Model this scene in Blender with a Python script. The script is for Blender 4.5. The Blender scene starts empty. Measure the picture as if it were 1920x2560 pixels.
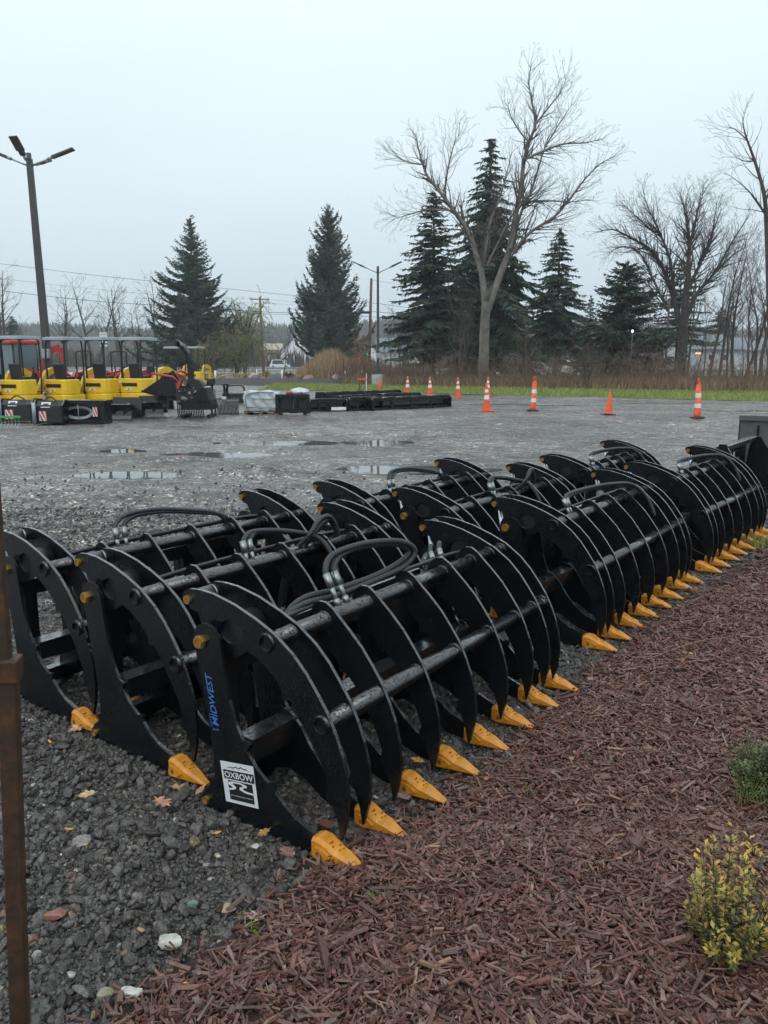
import bpy, bmesh, math, random
import numpy as np
from mathutils import Vector, Matrix

# ------------------------------------------------------------------ camera
S = bpy.context.scene
F, HY, H = 2015.0, 903.5, 1.63            # focal length and horizon row in 1920x2560 pixels, eye height in metres
PITCH = math.atan((1280 - HY) / F)
cd = bpy.data.cameras.new('camera'); cam = bpy.data.objects.new('camera', cd); S.collection.objects.link(cam)
cd.sensor_fit = 'VERTICAL'; cd.sensor_height = 36; cd.lens = 36 * F / 2560
cd.clip_start = .05; cd.clip_end = 4000
cam.location = (0, 0, H); cam.rotation_euler = (math.pi / 2 - PITCH, 0, 0)
S.camera = cam
S.render.resolution_x, S.render.resolution_y = 768, 1024

# ------------------------------------------------------------------ sky, sun, exposure (overcast, after rain)
SUN_EL, SUN_AZ = math.radians(48), math.radians(200)
W = bpy.data.worlds.new('World'); S.world = W; W.use_nodes = True
nt = W.node_tree; nt.nodes.clear()
def N(t, ty, **k):
    n = t.nodes.new(ty)
    for a, b in k.items(): setattr(n, a, b)
    return n
sky = N(nt, 'ShaderNodeTexSky', sky_type='NISHITA', sun_disc=False, sun_elevation=SUN_EL, sun_rotation=SUN_AZ, air_density=1.0, dust_density=4.0, ozone_density=1.0)
tc = N(nt, 'ShaderNodeTexCoord'); sx = N(nt, 'ShaderNodeSeparateXYZ'); nt.links.new(tc.outputs['Generated'], sx.inputs[0])
rp = N(nt, 'ShaderNodeValToRGB'); nt.links.new(sx.outputs['Z'], rp.inputs[0])
el = rp.color_ramp.elements
SKY = [(0.0, (4.7, 5.5, 6.0)), (.10, (5.0, 5.85, 6.35)), (.22, (5.8, 6.75, 7.2)), (.38, (6.7, 7.75, 8.25)), (1.0, (9.0, 10.0, 10.6))]
while len(el) < len(SKY): el.new(.5)
for e, (p, c) in zip(el, SKY): e.position = p; e.color = (c[0] / 12, c[1] / 12, c[2] / 12, 1)
cn = N(nt, 'ShaderNodeTexNoise'); cn.inputs['Scale'].default_value = 2.2; cn.inputs['Detail'].default_value = 5
cm = N(nt, 'ShaderNodeMapping'); cm.inputs['Scale'].default_value = (1, 1, 3.2); nt.links.new(tc.outputs['Generated'], cm.inputs[0]); nt.links.new(cm.outputs[0], cn.inputs['Vector'])
mr = N(nt, 'ShaderNodeMapRange'); mr.inputs[1].default_value = .25; mr.inputs[2].default_value = .75; mr.inputs[3].default_value = 11.5; mr.inputs[4].default_value = 12.5
nt.links.new(cn.outputs[0], mr.inputs[0])
sc = N(nt, 'ShaderNodeVectorMath', operation='SCALE'); nt.links.new(rp.outputs[0], sc.inputs[0]); nt.links.new(mr.outputs[0], sc.inputs['Scale'])
mx = N(nt, 'ShaderNodeMix', data_type='RGBA'); mx.inputs[0].default_value = .93      # cloud deck over the clear sky
nt.links.new(sky.outputs[0], mx.inputs[6]); nt.links.new(sc.outputs[0], mx.inputs[7])
bg = N(nt, 'ShaderNodeBackground'); bg.inputs['Strength'].default_value = .1; nt.links.new(mx.outputs[2], bg.inputs[0])
wo = N(nt, 'ShaderNodeOutputWorld'); nt.links.new(bg.outputs[0], wo.inputs[0])
sd = bpy.data.lights.new('sun', 'SUN'); sd.energy = .5; sd.angle = math.radians(40); sd.color = (1, .97, .93)
so = bpy.data.objects.new('sun', sd); S.collection.objects.link(so)
so.rotation_euler = (math.pi / 2 - SUN_EL, 0, math.pi - SUN_AZ)
S.view_settings.view_transform = 'Standard'; S.view_settings.look = 'None'; S.view_settings.exposure = 0.56; S.view_settings.gamma = 1

# ------------------------------------------------------------------ helpers
rnd = random.Random(7); rng = np.random.default_rng(7)
def gp(px, py, z=0.0):
    """the point at height z that the photograph shows at pixel (px, py)"""
    u, v = (px - 960) / F, (1280 - py) / F
    r = np.array([u, math.cos(PITCH) + v * math.sin(PITCH), -math.sin(PITCH) + v * math.cos(PITCH)])
    t = (z - H) / r[2]; P = np.array([0, 0, H]) + r * t
    return Vector(P)
def at(px, d, py=HY): return (px - 960) / F * d / (math.cos(PITCH) + (1280 - py) / F * math.sin(PITCH))      # x of pixel (px, py) at distance d
def zt(py, d): return H + d * math.tan(math.atan((1280 - py) / F) - PITCH)                                   # height of a row at distance d

class MB:
    def __init__(s): s.v = []; s.f = []; s.m = []; s.s = []
    def add(s, vs, fs, mi=0, sm=False):
        o = len(s.v); s.v += [tuple(p) for p in vs]; s.f += [tuple(i + o for i in f) for f in fs]
        s.m += [mi] * len(fs); s.s += [sm] * len(fs); return s
    def box(s, c, d, R=None, mi=0, top=None):
        x, y, z = d[0] / 2, d[1] / 2, d[2] / 2; k = top or (1, 1)
        vs = [(-x, -y, -z), (x, -y, -z), (x, y, -z), (-x, y, -z), (-x * k[0], -y * k[1], z), (x * k[0], -y * k[1], z), (x * k[0], y * k[1], z), (-x * k[0], y * k[1], z)]
        if R is not None: vs = [R @ Vector(p) for p in vs]
        return s.add([(p[0] + c[0], p[1] + c[1], p[2] + c[2]) for p in vs], [(0, 3, 2, 1), (4, 5, 6, 7), (0, 1, 5, 4), (1, 2, 6, 5), (2, 3, 7, 6), (3, 0, 4, 7)], mi)
    def prism(s, pts, t0, t1, mp, mi=0):
        """2D outline extruded between t0 and t1; mp(p, q, t) -> xyz"""
        n = len(pts); a = sum(pts[i][0] * pts[(i + 1) % n][1] - pts[(i + 1) % n][0] * pts[i][1] for i in range(n))
        pts = list(pts) if a > 0 else list(pts)[::-1]
        vs = [mp(p, q, t0) for p, q in pts] + [mp(p, q, t1) for p, q in pts]
        e1 = Vector(vs[1]) - Vector(vs[0]); nn = Vector((0, 0, 0))
        for i in range(n): nn += Vector(vs[i]).cross(Vector(vs[(i + 1) % n]))
        flip = nn.dot(Vector(vs[n]) - Vector(vs[0])) > 0
        lo = list(range(n)); fs = [lo[::-1] if flip else lo, [i + n for i in (lo if flip else lo[::-1])]]
        for i in range(n):
            j = (i + 1) % n; q = (i, j, j + n, i + n); fs.append(q if flip else q[::-1])
        return s.add(vs, fs, mi)
    def tube(s, path, r, n=8, mi=0, caps=True, sm=True):
        P = [Vector(p) for p in path]; m = len(P); rs = r if hasattr(r, '__len__') else [r] * m
        vs = []; u = None
        for i in range(m):
            t = (P[min(i + 1, m - 1)] - P[max(i - 1, 0)]).normalized()
            if u is None:
                u = t.orthogonal().normalized()
            else:
                u = u - t * u.dot(t)
                u = u.normalized() if u.length > 1e-6 else t.orthogonal().normalized()
            w = t.cross(u)
            for k in range(n):
                a = 2 * math.pi * k / n; vs.append(P[i] + (u * math.cos(a) + w * math.sin(a)) * rs[i])
        fs = []
        for i in range(m - 1):
            for k in range(n):
                l = (k + 1) % n; fs.append((i * n + k, i * n + l, (i + 1) * n + l, (i + 1) * n + k))
        s.add(vs, fs, mi, sm)
        if caps:
            o = len(s.v) - len(vs)
            s.f += [tuple(o + k for k in range(n))[::-1], tuple(o + (m - 1) * n + k for k in range(n))]; s.m += [mi] * 2; s.s += [False] * 2
        return s
    def ring(s, c, ax, ro, ri, h, n=16, mi=0):
        """a short hollow tube centred on c"""
        ax = Vector(ax).normalized(); u = ax.orthogonal().normalized(); w = ax.cross(u); c = Vector(c); vs = []
        for rr, t in ((ro, -h / 2), (ro, h / 2), (ri, h / 2), (ri, -h / 2)):
            for k in range(n):
                a = 2 * math.pi * k / n; vs.append(c + ax * t + (u * math.cos(a) + w * math.sin(a)) * rr)
        fs = []
        for b in range(4):
            for k in range(n):
                l = (k + 1) % n; d = (b + 1) % 4; fs.append((b * n + k, b * n + l, d * n + l, d * n + k))
        return s.add(vs, fs, mi, False)
    def sheet(s, pts, mi=0): return s.add(pts, [tuple(range(len(pts)))], mi)
    def ball(s, c, r, sub=1, mi=0, k=0.0, sm=False):
        V, Fc = ICO[sub]; q = V * (1 + k * rng.uniform(-1, 1, (len(V), 1)))
        return s.add(q * np.array(r) + np.array(c), Fc, mi, sm)
    def build(s, name, mats, parent=None, loc=None, bevel=0):
        me = bpy.data.meshes.new(name); me.from_pydata(s.v, [], s.f)
        for m in (mats if isinstance(mats, (list, tuple)) else [mats]): me.materials.append(m)
        if len(me.polygons) == len(s.m):
            me.polygons.foreach_set('material_index', s.m); me.polygons.foreach_set('use_smooth', s.s)
        me.update(); o = bpy.data.objects.new(name, me); S.collection.objects.link(o)
        if parent: o.parent = parent
        if loc: o.location = loc
        if bevel:
            b = o.modifiers.new('bevel', 'BEVEL'); b.width = bevel; b.segments = 2; b.limit_method = 'ANGLE'; b.angle_limit = math.radians(40)
        return o
def ico(sub):
    bm = bmesh.new(); bmesh.ops.create_icosphere(bm, subdivisions=sub, radius=1)
    V = np.array([v.co[:] for v in bm.verts]); Fc = [tuple(v.index for v in f.verts) for f in bm.faces]; bm.free(); return V, Fc
ICO = {i: ico(i) for i in (1, 2, 3)}

def npmesh(name, V, Fc, mats, k=3, mi=None, tint=None, parent=None, smooth=False):
    """one mesh from big numpy arrays; tint = RGB per vertex"""
    me = bpy.data.meshes.new(name); V = np.asarray(V, np.float32); Fc = np.asarray(Fc, np.int32)
    me.vertices.add(len(V)); me.vertices.foreach_set('co', V.ravel())
    me.loops.add(Fc.size); me.loops.foreach_set('vertex_index', Fc.ravel())
    me.polygons.add(len(Fc)); me.polygons.foreach_set('loop_start', np.arange(0, Fc.size, k, dtype=np.int32))
    if mi is not None: me.polygons.foreach_set('material_index', np.asarray(mi, np.int32))
    me.polygons.foreach_set('use_smooth', np.full(len(Fc), smooth))
    for m in (mats if isinstance(mats, (list, tuple)) else [mats]): me.materials.append(m)
    if tint is not None:
        a = me.attributes.new('tint', 'FLOAT_COLOR', 'POINT'); c = np.ones((len(V), 4), np.float32); c[:, :3] = tint; a.data.foreach_set('color', c.ravel())
    me.update(calc_edges=True); me.validate()
    o = bpy.data.objects.new(name, me); S.collection.objects.link(o)
    if parent: o.parent = parent
    return o

def tag(o, label=None, cat=None, group=None, kind=None):
    if label: o['label'] = label
    if cat: o['category'] = cat
    if group: o['group'] = group
    if kind: o['kind'] = kind
    return o
def thing(name, label, cat, loc=(0, 0, 0), rz=0.0, group=None):
    o = bpy.data.objects.new(name, None); S.collection.objects.link(o); o.empty_display_size = .1
    o.location = loc; o.rotation_euler = (0, 0, rz); return tag(o, label, cat, group)
def dup(o, loc, rz=0.0, label=None, parent=None, top=True):
    c = o.copy(); S.collection.objects.link(c)
    if parent: c.parent = parent
    if top:
        c.location = loc; c.rotation_euler = (0, 0, rz)
        if label: c['label'] = label
    for ch in list(o.children): dup(ch, None, parent=c, top=False)
    return c
def Rz(a): return Matrix.Rotation(a, 3, 'Z')
def Rx(a): return Matrix.Rotation(a, 3, 'X')
def Ry(a): return Matrix.Rotation(a, 3, 'Y')

_perm = rng.random((256, 256))
def vnoise(x, y):
    x = np.asarray(x, float); y = np.asarray(y, float)
    xi = np.floor(x).astype(int); yi = np.floor(y).astype(int); fx = x - xi; fy = y - yi
    fx = fx * fx * (3 - 2 * fx); fy = fy * fy * (3 - 2 * fy); g = lambda a, b: _perm[a % 256, b % 256]
    return (g(xi, yi) * (1 - fx) + g(xi + 1, yi) * fx) * (1 - fy) + (g(xi, yi + 1) * (1 - fx) + g(xi + 1, yi + 1) * fx) * fy
def fbm(x, y, o=4):
    s = 0; a = .5
    for i in range(o): s = s + a * (vnoise(x * 2 ** i + 17 * i, y * 2 ** i + 31 * i) - .5); a *= .5
    return s

# ------------------------------------------------------------------ materials
def mat(name, col, rough=.5, metal=0.0, var=0.0, vs=6.0, bump=0.0, bs=60.0, spec=.5, tint=False, rvar=0.0, col2=None, c2s=3.0, c2t=(.45, .6), emit=0.0, bdist=.01, coat=0.0):
    m = bpy.data.materials.new(name); m.use_nodes = True; t = m.node_tree; b = t.nodes['Principled BSDF']; L = t.links.new
    b.inputs['Roughness'].default_value = rough; b.inputs['Metallic'].default_value = metal; b.inputs['Specular IOR Level'].default_value = spec
    b.inputs['Base Color'].default_value = (*col, 1); b.inputs['Coat Weight'].default_value = coat
    co = N(t, 'ShaderNodeTexCoord').outputs['Object']; src = None
    if tint:
        src = N(t, 'ShaderNodeAttribute', attribute_name='tint').outputs['Color']
    if col2 is not None:
        n = N(t, 'ShaderNodeTexNoise'); n.inputs['Scale'].default_value = c2s; n.inputs['Detail'].default_value = 8; n.inputs['Roughness'].default_value = .65; L(co, n.inputs['Vector'])
        r = N(t, 'ShaderNodeValToRGB'); r.color_ramp.elements[0].position, r.color_ramp.elements[1].position = c2t
        r.color_ramp.elements[0].color = (*col, 1); r.color_ramp.elements[1].color = (*col2, 1); L(n.outputs[0], r.inputs[0]); src = r.outputs[0]
    if var:
        n = N(t, 'ShaderNodeTexNoise'); n.inputs['Scale'].default_value = vs; n.inputs['Detail'].default_value = 6; L(co, n.inputs['Vector'])
        q = N(t, 'ShaderNodeMapRange'); q.inputs[1].default_value = .3; q.inputs[2].default_value = .7; q.inputs[3].default_value = 1 - var; q.inputs[4].default_value = 1 + var; L(n.outputs[0], q.inputs[0])
        s = N(t, 'ShaderNodeVectorMath', operation='SCALE'); L(q.outputs[0], s.inputs['Scale'])
        if src is not None: L(src, s.inputs[0])
        else: s.inputs[0].default_value = col
        src = s.outputs[0]
    if src is not None: L(src, b.inputs['Base Color'])
    if rvar:
        n = N(t, 'ShaderNodeTexNoise'); n.inputs['Scale'].default_value = vs * .7; n.inputs['Detail'].default_value = 5; L(co, n.inputs['Vector'])
        q = N(t, 'ShaderNodeMapRange'); q.inputs[1].default_value = .3; q.inputs[2].default_value = .7; q.inputs[3].default_value = rough - rvar; q.inputs[4].default_value = rough + rvar; L(n.outputs[0], q.inputs[0]); L(q.outputs[0], b.inputs['Roughness'])
    if bump:
        n = N(t, 'ShaderNodeTexNoise'); n.inputs['Scale'].default_value = bs; n.inputs['Detail'].default_value = 4; L(co, n.inputs['Vector'])
        k = N(t, 'ShaderNodeBump'); k.inputs['Strength'].default_value = bump; k.inputs['Distance'].default_value = bdist; L(n.outputs[0], k.inputs['Height']); L(k.outputs[0], b.inputs['Normal'])
    if emit:
        b.inputs['Emission Color'].default_value = (*col, 1); b.inputs['Emission Strength'].default_value = emit
    return m

def wet_steel():
    m = mat('wet_black_steel', (.0042, .0055, .007), .24, var=.35, vs=9, rvar=.06); m.node_tree.nodes['Principled BSDF'].inputs['IOR'].default_value = 1.42
    t = m.node_tree; b = t.nodes['Principled BSDF']; L = t.links.new; co = N(t, 'ShaderNodeTexCoord').outputs['Object']
    v = N(t, 'ShaderNodeTexVoronoi'); v.inputs['Scale'].default_value = 130; L(co, v.inputs['Vector'])
    q = N(t, 'ShaderNodeMapRange', interpolation_type='SMOOTHSTEP'); q.inputs[1].default_value = .5; q.inputs[2].default_value = .12; L(v.outputs['Distance'], q.inputs[0])
    n = N(t, 'ShaderNodeTexNoise'); n.inputs['Scale'].default_value = 60; n.inputs['Detail'].default_value = 3; L(co, n.inputs['Vector'])
    q2 = N(t, 'ShaderNodeMapRange'); q2.inputs[1].default_value = .45; q2.inputs[2].default_value = .6; L(n.outputs[0], q2.inputs[0])
    mu = N(t, 'ShaderNodeMath', operation='MULTIPLY'); L(q.outputs[0], mu.inputs[0]); L(q2.outputs[0], mu.inputs[1])
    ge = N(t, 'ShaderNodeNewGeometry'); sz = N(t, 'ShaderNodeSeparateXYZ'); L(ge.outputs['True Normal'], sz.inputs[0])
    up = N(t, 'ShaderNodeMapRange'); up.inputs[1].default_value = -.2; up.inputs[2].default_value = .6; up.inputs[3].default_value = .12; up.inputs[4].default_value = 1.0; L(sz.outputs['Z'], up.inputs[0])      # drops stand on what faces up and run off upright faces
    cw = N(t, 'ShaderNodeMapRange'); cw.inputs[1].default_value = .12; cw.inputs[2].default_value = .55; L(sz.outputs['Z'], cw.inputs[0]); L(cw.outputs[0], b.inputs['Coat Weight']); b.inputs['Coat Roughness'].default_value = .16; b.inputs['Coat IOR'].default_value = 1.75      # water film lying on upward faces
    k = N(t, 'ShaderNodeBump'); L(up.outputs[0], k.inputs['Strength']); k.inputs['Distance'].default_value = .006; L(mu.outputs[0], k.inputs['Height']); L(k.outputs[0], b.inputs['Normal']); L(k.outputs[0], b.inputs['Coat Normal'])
    return m
M = dict(
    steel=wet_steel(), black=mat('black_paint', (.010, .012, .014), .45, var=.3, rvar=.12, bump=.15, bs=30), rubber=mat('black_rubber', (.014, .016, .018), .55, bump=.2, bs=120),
    hose=mat('hose_rubber', (.02, .024, .028), .42, bump=.4, bs=90), chrome=mat('chrome', (.40, .42, .45), .22, 1.0), zinc=mat('zinc_fitting', (.30, .32, .32), .4, .9, var=.2, vs=60),
    brass=mat('yellow_zinc', (.55, .38, .10), .35, .9, var=.3, vs=80), pinrust=mat('pin_primer_red', (.33, .085, .03), .55, var=.3, vs=60),
    tooth=mat('tooth_yellow', (.54, .215, .016), .42, var=.25, vs=22, col2=(.17, .085, .028), c2s=34, c2t=(.60, .72), bump=.25, bs=60, rvar=.1, bdist=.004),
    yellow=mat('machine_yellow', (.80, .50, .012), .35, var=.06, coat=.3), red=mat('machine_red', (.42, .022, .018), .35, var=.1, coat=.3),
    grey=mat('grey_plastic', (.24, .27, .29), .45, var=.15), seat=mat('seat_vinyl', (.018, .02, .023), .5, bump=.1), glass=mat('tinted_glass', (.10, .15, .16), .06, spec=.8),
    white=mat('white_paint', (.72, .74, .74), .5, var=.08), sticker=mat('sticker_white', (.62, .65, .67), .4, var=.05, vs=20), ink=mat('sticker_black', (.012, .013, .014), .45), blue=mat('sticker_blue', (.05, .16, .46), .4, var=.25, vs=50),
    redink=mat('sticker_red', (.55, .03, .02), .4), concrete=mat('concrete', (.33, .33, .31), .8, var=.2, bump=.3, bs=20), galv=mat('galvanised', (.30, .33, .34), .45, .5, var=.2),
    bronze=mat('dark_bronze_paint', (.045, .042, .042), .5, var=.15), rust=mat('rusty_steel', (.040, .024, .014), .62, .3, col2=(.12, .045, .014), c2s=30, c2t=(.45, .75), bump=.4, bs=70, rvar=.1, bdist=.003),
    orange=mat('cone_orange', (.74, .095, .025), .5, var=.3, vs=9), reflect=mat('reflective_white', (.72, .73, .72), .4), wood=mat('utility_wood', (.10, .07, .05), .8, var=.3, bump=.4, bs=30), woodred=mat('utility_wood_red', (.17, .085, .05), .8, var=.3),
    wire=mat('wire', (.02, .022, .024), .5), wrap=mat('plastic_wrap', (.50, .54, .57), .25, var=.25, vs=5, bump=.8, bs=9, bdist=.05), siding=mat('house_white', (.72, .74, .76), .6, var=.04),
    roofg=mat('roof_grey', (.17, .18, .20), .7, var=.15), tan=mat('roof_tan', (.36, .31, .22), .7, var=.1), window=mat('window_dark', (.05, .06, .075), .15),
    lampglass=mat('lamp_lens', (.20, .22, .23), .3))
# ------------------------------------------------------------------ ground
EDGE = [Vector((-.95, 1.05, 0))] + [gp(x * 1.1574, y * 1.1574) for x, y in ((290, 2212), (420, 2110), (560, 2020), (640, 1945), (720, 1890), (800, 1850), (880, 1790), (960, 1735), (1040, 1665), (1150, 1575), (1260, 1487), (1400, 1375), (1540, 1275), (1650, 1198))]
EDGE += [EDGE[-1] + Vector((1.6, 2.1, 0)), EDGE[-1] + Vector((2.6, 3.0, 0))]
EX = np.array([p.x for p in EDGE]); EY = np.array([p.y for p in EDGE])
def mulch_d(x, y):
    """how far inside the mulch bed (metres, rough): positive on the mulch"""
    ex = np.interp(y, EY, EX); return (x - ex) * .82
def ghe(x, y):
    """height of the yard surface"""
    x = np.asarray(x, float); y = np.asarray(y, float)
    near = np.clip((y - 6.5) / 4, 0, 1)
    h = fbm(x * .22 + 3, y * .22 + 9, 3) * .07 * near + fbm(x * .9, y * 2.2, 4) * .05 * near + fbm(x * 5, y * 5, 3) * .012
    for px, py, rx, ry, a in RUTS:
        h = h + a * np.exp(-((x - px) / rx) ** 2 - ((y - py) / ry) ** 2) * (.6 + 1.2 * vnoise(x * 3, y * 6))
    return h * np.clip(1 - (y - 45) / 10, 0, 1) * np.clip(1.0 - np.clip(mulch_d(x, y) * 5, 0, 1) * np.clip(9 - y, 0, 1), 0, 1) - .006
RUTS = []
for px, py, rx, ry, a in ((640, 1185, .55, .35, .10), (760, 1165, .5, .3, .05), (430, 1150, .9, .25, .06), (250, 1250, 2.0, .3, .045), (600, 1240, 1.3, .25, .03), (150, 1240, 1.0, .3, .04), (1100, 1085, 3, .6, .05), (400, 1090, 3, .5, .05), (1500, 1060, 3, .8, .05), (760, 1090, 2.0, .4, .04), (800, 1040, 3, .9, .04)):
    p = gp(px, py); RUTS.append((p.x, p.y, rx, ry, a))
POOLS = []
for px, py, rx, ry, d in ((330, 1185, .8, .34, .05), (940, 1104, .75, .65, .06), (1010, 1172, .95, .36, .045), (300, 1124, .45, .35, .045), (690, 1108, .8, .35, .045), (1260, 1009, 1.4, .35, .06), (1420, 1012, 1.3, .35, .06), (1860, 1026, 1.6, .4, .06), (1640, 1008, 2.0, .3, .05), (560, 1135, .9, .35, .045), (1500, 985, 5, .8, .05)):
    p = gp(px, py); POOLS.append((p.x, p.y, rx, ry, d))
_ghe0 = ghe
def ghe(x, y):
    h = _ghe0(x, y); x = np.asarray(x, float); y = np.asarray(y, float)
    for px, py, rx, ry, d in POOLS: h = h - d * np.exp(-(((x - px) / rx) ** 2 + ((y - py) / ry) ** 2) ** 1.5)
    return h
def gz(x, y): return float(ghe(np.array([x]), np.array([y]))[0])

ys = np.concatenate([np.linspace(-25, .8, 12), np.geomspace(1.0, 60, 560), np.geomspace(63, 800, 30)])
ang = np.sort(np.concatenate([np.linspace(-.72, .72, 520), np.tan(np.linspace(-1.45, -.64, 24)), np.tan(np.linspace(.64, 1.45, 24))]))
YY, AA = np.meshgrid(ys, ang, indexing='ij'); XX = np.clip(AA * (np.abs(YY) + 3.0), -720, 720)
ZZ = ghe(XX, YY); nr, nc = XX.shape
V = np.stack([XX, YY, ZZ], -1).reshape(-1, 3); I = np.arange(nr * nc).reshape(nr, nc)
FQ = np.stack([I[:-1, :-1], I[:-1, 1:], I[1:, 1:], I[1:, :-1]], -1).reshape(-1, 4)
def ground_mat():
    m = mat('wet_gravel', (.032, .034, .035), .5); t = m.node_tree; b = t.nodes['Principled BSDF']; L = t.links.new
    co = N(t, 'ShaderNodeTexCoord').outputs['Object']
    def noise(s, d=6, r=.6):
        n = N(t, 'ShaderNodeTexNoise'); n.inputs['Scale'].default_value = s; n.inputs['Detail'].default_value = d; n.inputs['Roughness'].default_value = r; L(co, n.inputs['Vector']); return n.outputs[0]
    def ramp(src, *st):
        r = N(t, 'ShaderNodeValToRGB'); e = r.color_ramp.elements
        while len(e) < len(st): e.new(.5)
        for q, (p, c) in zip(e, st): q.position = p; q.color = (*c, 1)
        L(src, r.inputs[0]); return r.outputs[0]
    def mix(f, a, bb, mode='MIX'):
        n = N(t, 'ShaderNodeMix', data_type='RGBA', blend_type=mode)
        if isinstance(f, float): n.inputs[0].default_value = f
        else: L(f, n.inputs[0])
        L(a, n.inputs[6]); L(bb, n.inputs[7]); return n.outputs[2]
    wet = N(t, 'ShaderNodeMapRange', interpolation_type='SMOOTHSTEP'); wet.inputs[1].default_value = .56; wet.inputs[2].default_value = .70; L(noise(.55, 7, .6), wet.inputs[0])
    big = ramp(noise(.35, 5), (.32, (.074, .069, .064)), (.50, (.118, .112, .105)), (.68, (.180, .172, .162)))
    st = N(t, 'ShaderNodeMapping'); st.inputs['Scale'].default_value = (.8, 2.2, 1); st.inputs['Rotation'].default_value = (0, 0, .22); L(co, st.inputs[0])
    sn = N(t, 'ShaderNodeTexNoise'); sn.inputs['Scale'].default_value = 1.6; sn.inputs['Detail'].default_value = 11; sn.inputs['Roughness'].default_value = .78; L(st.outputs[0], sn.inputs['Vector'])
    streak = ramp(sn.outputs[0], (.36, (.42, .41, .40)), (.46, (.9, .9, .9)), (.64, (1.3, 1.3, 1.3)))
    mid = ramp(noise(2.4, 10, .8), (.36, (.5, .5, .5)), (.5, (1, 1, 1)), (.64, (1.5, 1.5, 1.5)))
    v = N(t, 'ShaderNodeTexVoronoi'); v.inputs['Scale'].default_value = 34; v.inputs['Randomness'].default_value = 1; L(co, v.inputs['Vector'])
    sp = N(t, 'ShaderNodeSeparateXYZ'); L(v.outputs['Color'], sp.inputs[0])
    stone = ramp(sp.outputs[0], (0, (.45, .45, .46)), (.55, (.95, .96, .97)), (.86, (1.35, 1.35, 1.33)), (.94, (2.6, 2.5, 2.3)), (.985, (4.5, 4.2, 3.8)))
    c = mix(1.0, big, streak, 'MULTIPLY'); c = mix(1.0, c, mid, 'MULTIPLY'); c = mix(1.0, c, stone, 'MULTIPLY')
    v2 = N(t, 'ShaderNodeTexVoronoi'); v2.inputs['Scale'].default_value = 11; L(co, v2.inputs['Vector']); s2 = N(t, 'ShaderNodeSeparateXYZ'); L(v2.outputs['Color'], s2.inputs[0])
    chunk = ramp(s2.outputs[0], (0, (.8, .8, .8)), (.6, (1, 1, 1)), (.93, (1.2, 1.2, 1.18)), (.975, (2.0, 1.95, 1.85)))
    c = mix(1.0, c, chunk, 'MULTIPLY'); L(c, b.inputs['Base Color'])
    q = N(t, 'ShaderNodeMapRange'); q.inputs[1].default_value = .35; q.inputs[2].default_value = .65; q.inputs[3].default_value = .26; q.inputs[4].default_value = .66; L(noise(.8, 6), q.inputs[0])
    rw = N(t, 'ShaderNodeMapRange'); L(wet.outputs[0], rw.inputs[0]); L(q.outputs[0], rw.inputs[3]); rw.inputs[4].default_value = .17; L(rw.outputs[0], b.inputs['Roughness'])      # soaked patches are glossier and smoother
    k1 = N(t, 'ShaderNodeBump'); k1.inputs['Strength'].default_value = .9; k1.inputs['Distance'].default_value = .012; L(v.outputs['Distance'], k1.inputs['Height']); k1.invert = True
    k2 = N(t, 'ShaderNodeBump'); k2.inputs['Strength'].default_value = 1.0; k2.inputs['Distance'].default_value = .035; L(noise(7, 9, .75), k2.inputs['Height']); ws = N(t, 'ShaderNodeMapRange'); L(wet.outputs[0], ws.inputs[0]); ws.inputs[3].default_value = 1.0; ws.inputs[4].default_value = .4; L(ws.outputs[0], k2.inputs['Strength']); L(ws.outputs[0], k1.inputs['Strength']); L(k1.outputs[0], k2.inputs['Normal']); L(k2.outputs[0], b.inputs['Normal'])
    return m
g = npmesh('ground', V, FQ, ground_mat(), k=4, smooth=True); tag(g, kind='structure')
water = mat('puddle_water', (.10, .10, .095), .03, bump=.02, bs=9)
for px, py, rx, ry, d in POOLS:
    mb = MB(); n = 40; zc = gz(px, py) + d * .72
    mb.sheet([(px + 1.6 * rx * math.cos(a), py + 1.6 * ry * math.sin(a), zc) for a in [2 * math.pi * i / n for i in range(n)]])
    tag(mb.build('puddle', water), kind='structure')

# ------------------------------------------------------------------ loose stones on the yard (one mass)
def stone_variants(sub, n):
    out = []
    for i in range(n):
        V, Fc = ICO[sub]; v = V.copy()
        for k in range(9):
            d = rng.normal(size=3); d /= np.linalg.norm(d); h = rng.uniform(.42, .85); e = v @ d; over = e > h
            v[over] -= np.outer(e[over] - h, d)
        v *= 1 + rng.uniform(-.05, .05, (len(v), 1)); out.append((v, np.array(Fc)))
    return out
SV1, SV2 = stone_variants(1, 14), stone_variants(2, 14)
def rotmats(n, tilt=1.0):
    q = rng.normal(size=(n, 4)) * np.array([1, tilt, tilt, 1]); q /= np.linalg.norm(q, axis=1)[:, None]; w, x, y, z = q.T
    return np.stack([np.stack([1 - 2 * (y * y + z * z), 2 * (x * y - z * w), 2 * (x * z + y * w)], -1), np.stack([2 * (x * y + z * w), 1 - 2 * (x * x + z * z), 2 * (y * z - x * w)], -1), np.stack([2 * (x * z - y * w), 2 * (y * z + x * w), 1 - 2 * (x * x + y * y)], -1)], 1)
def scatter(y0, y1, dens, mul=False, slack=.75):
    ysn = np.arange(y0, y1, .25); P = []
    for a in ysn:
        hw = .50 * (a + .2) + slack; n = int(dens * 2 * hw * .25); P.append(np.stack([rng.uniform(-hw, hw, n), rng.uniform(a, a + .25, n)], -1))
    P = np.concatenate(P); d = mulch_d(P[:, 0], P[:, 1]) + .10 * (vnoise(P[:, 0] * 6, P[:, 1] * 6) - .5) + rng.normal(0, .025 + .03 * mul, len(P))
    return P[d > 0] if mul else P[(d < .02) & (rng.random(len(P)) < np.clip((13.5 - P[:, 1]) / 8, .35 * (P[:, 1] > 13), 1))]
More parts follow.
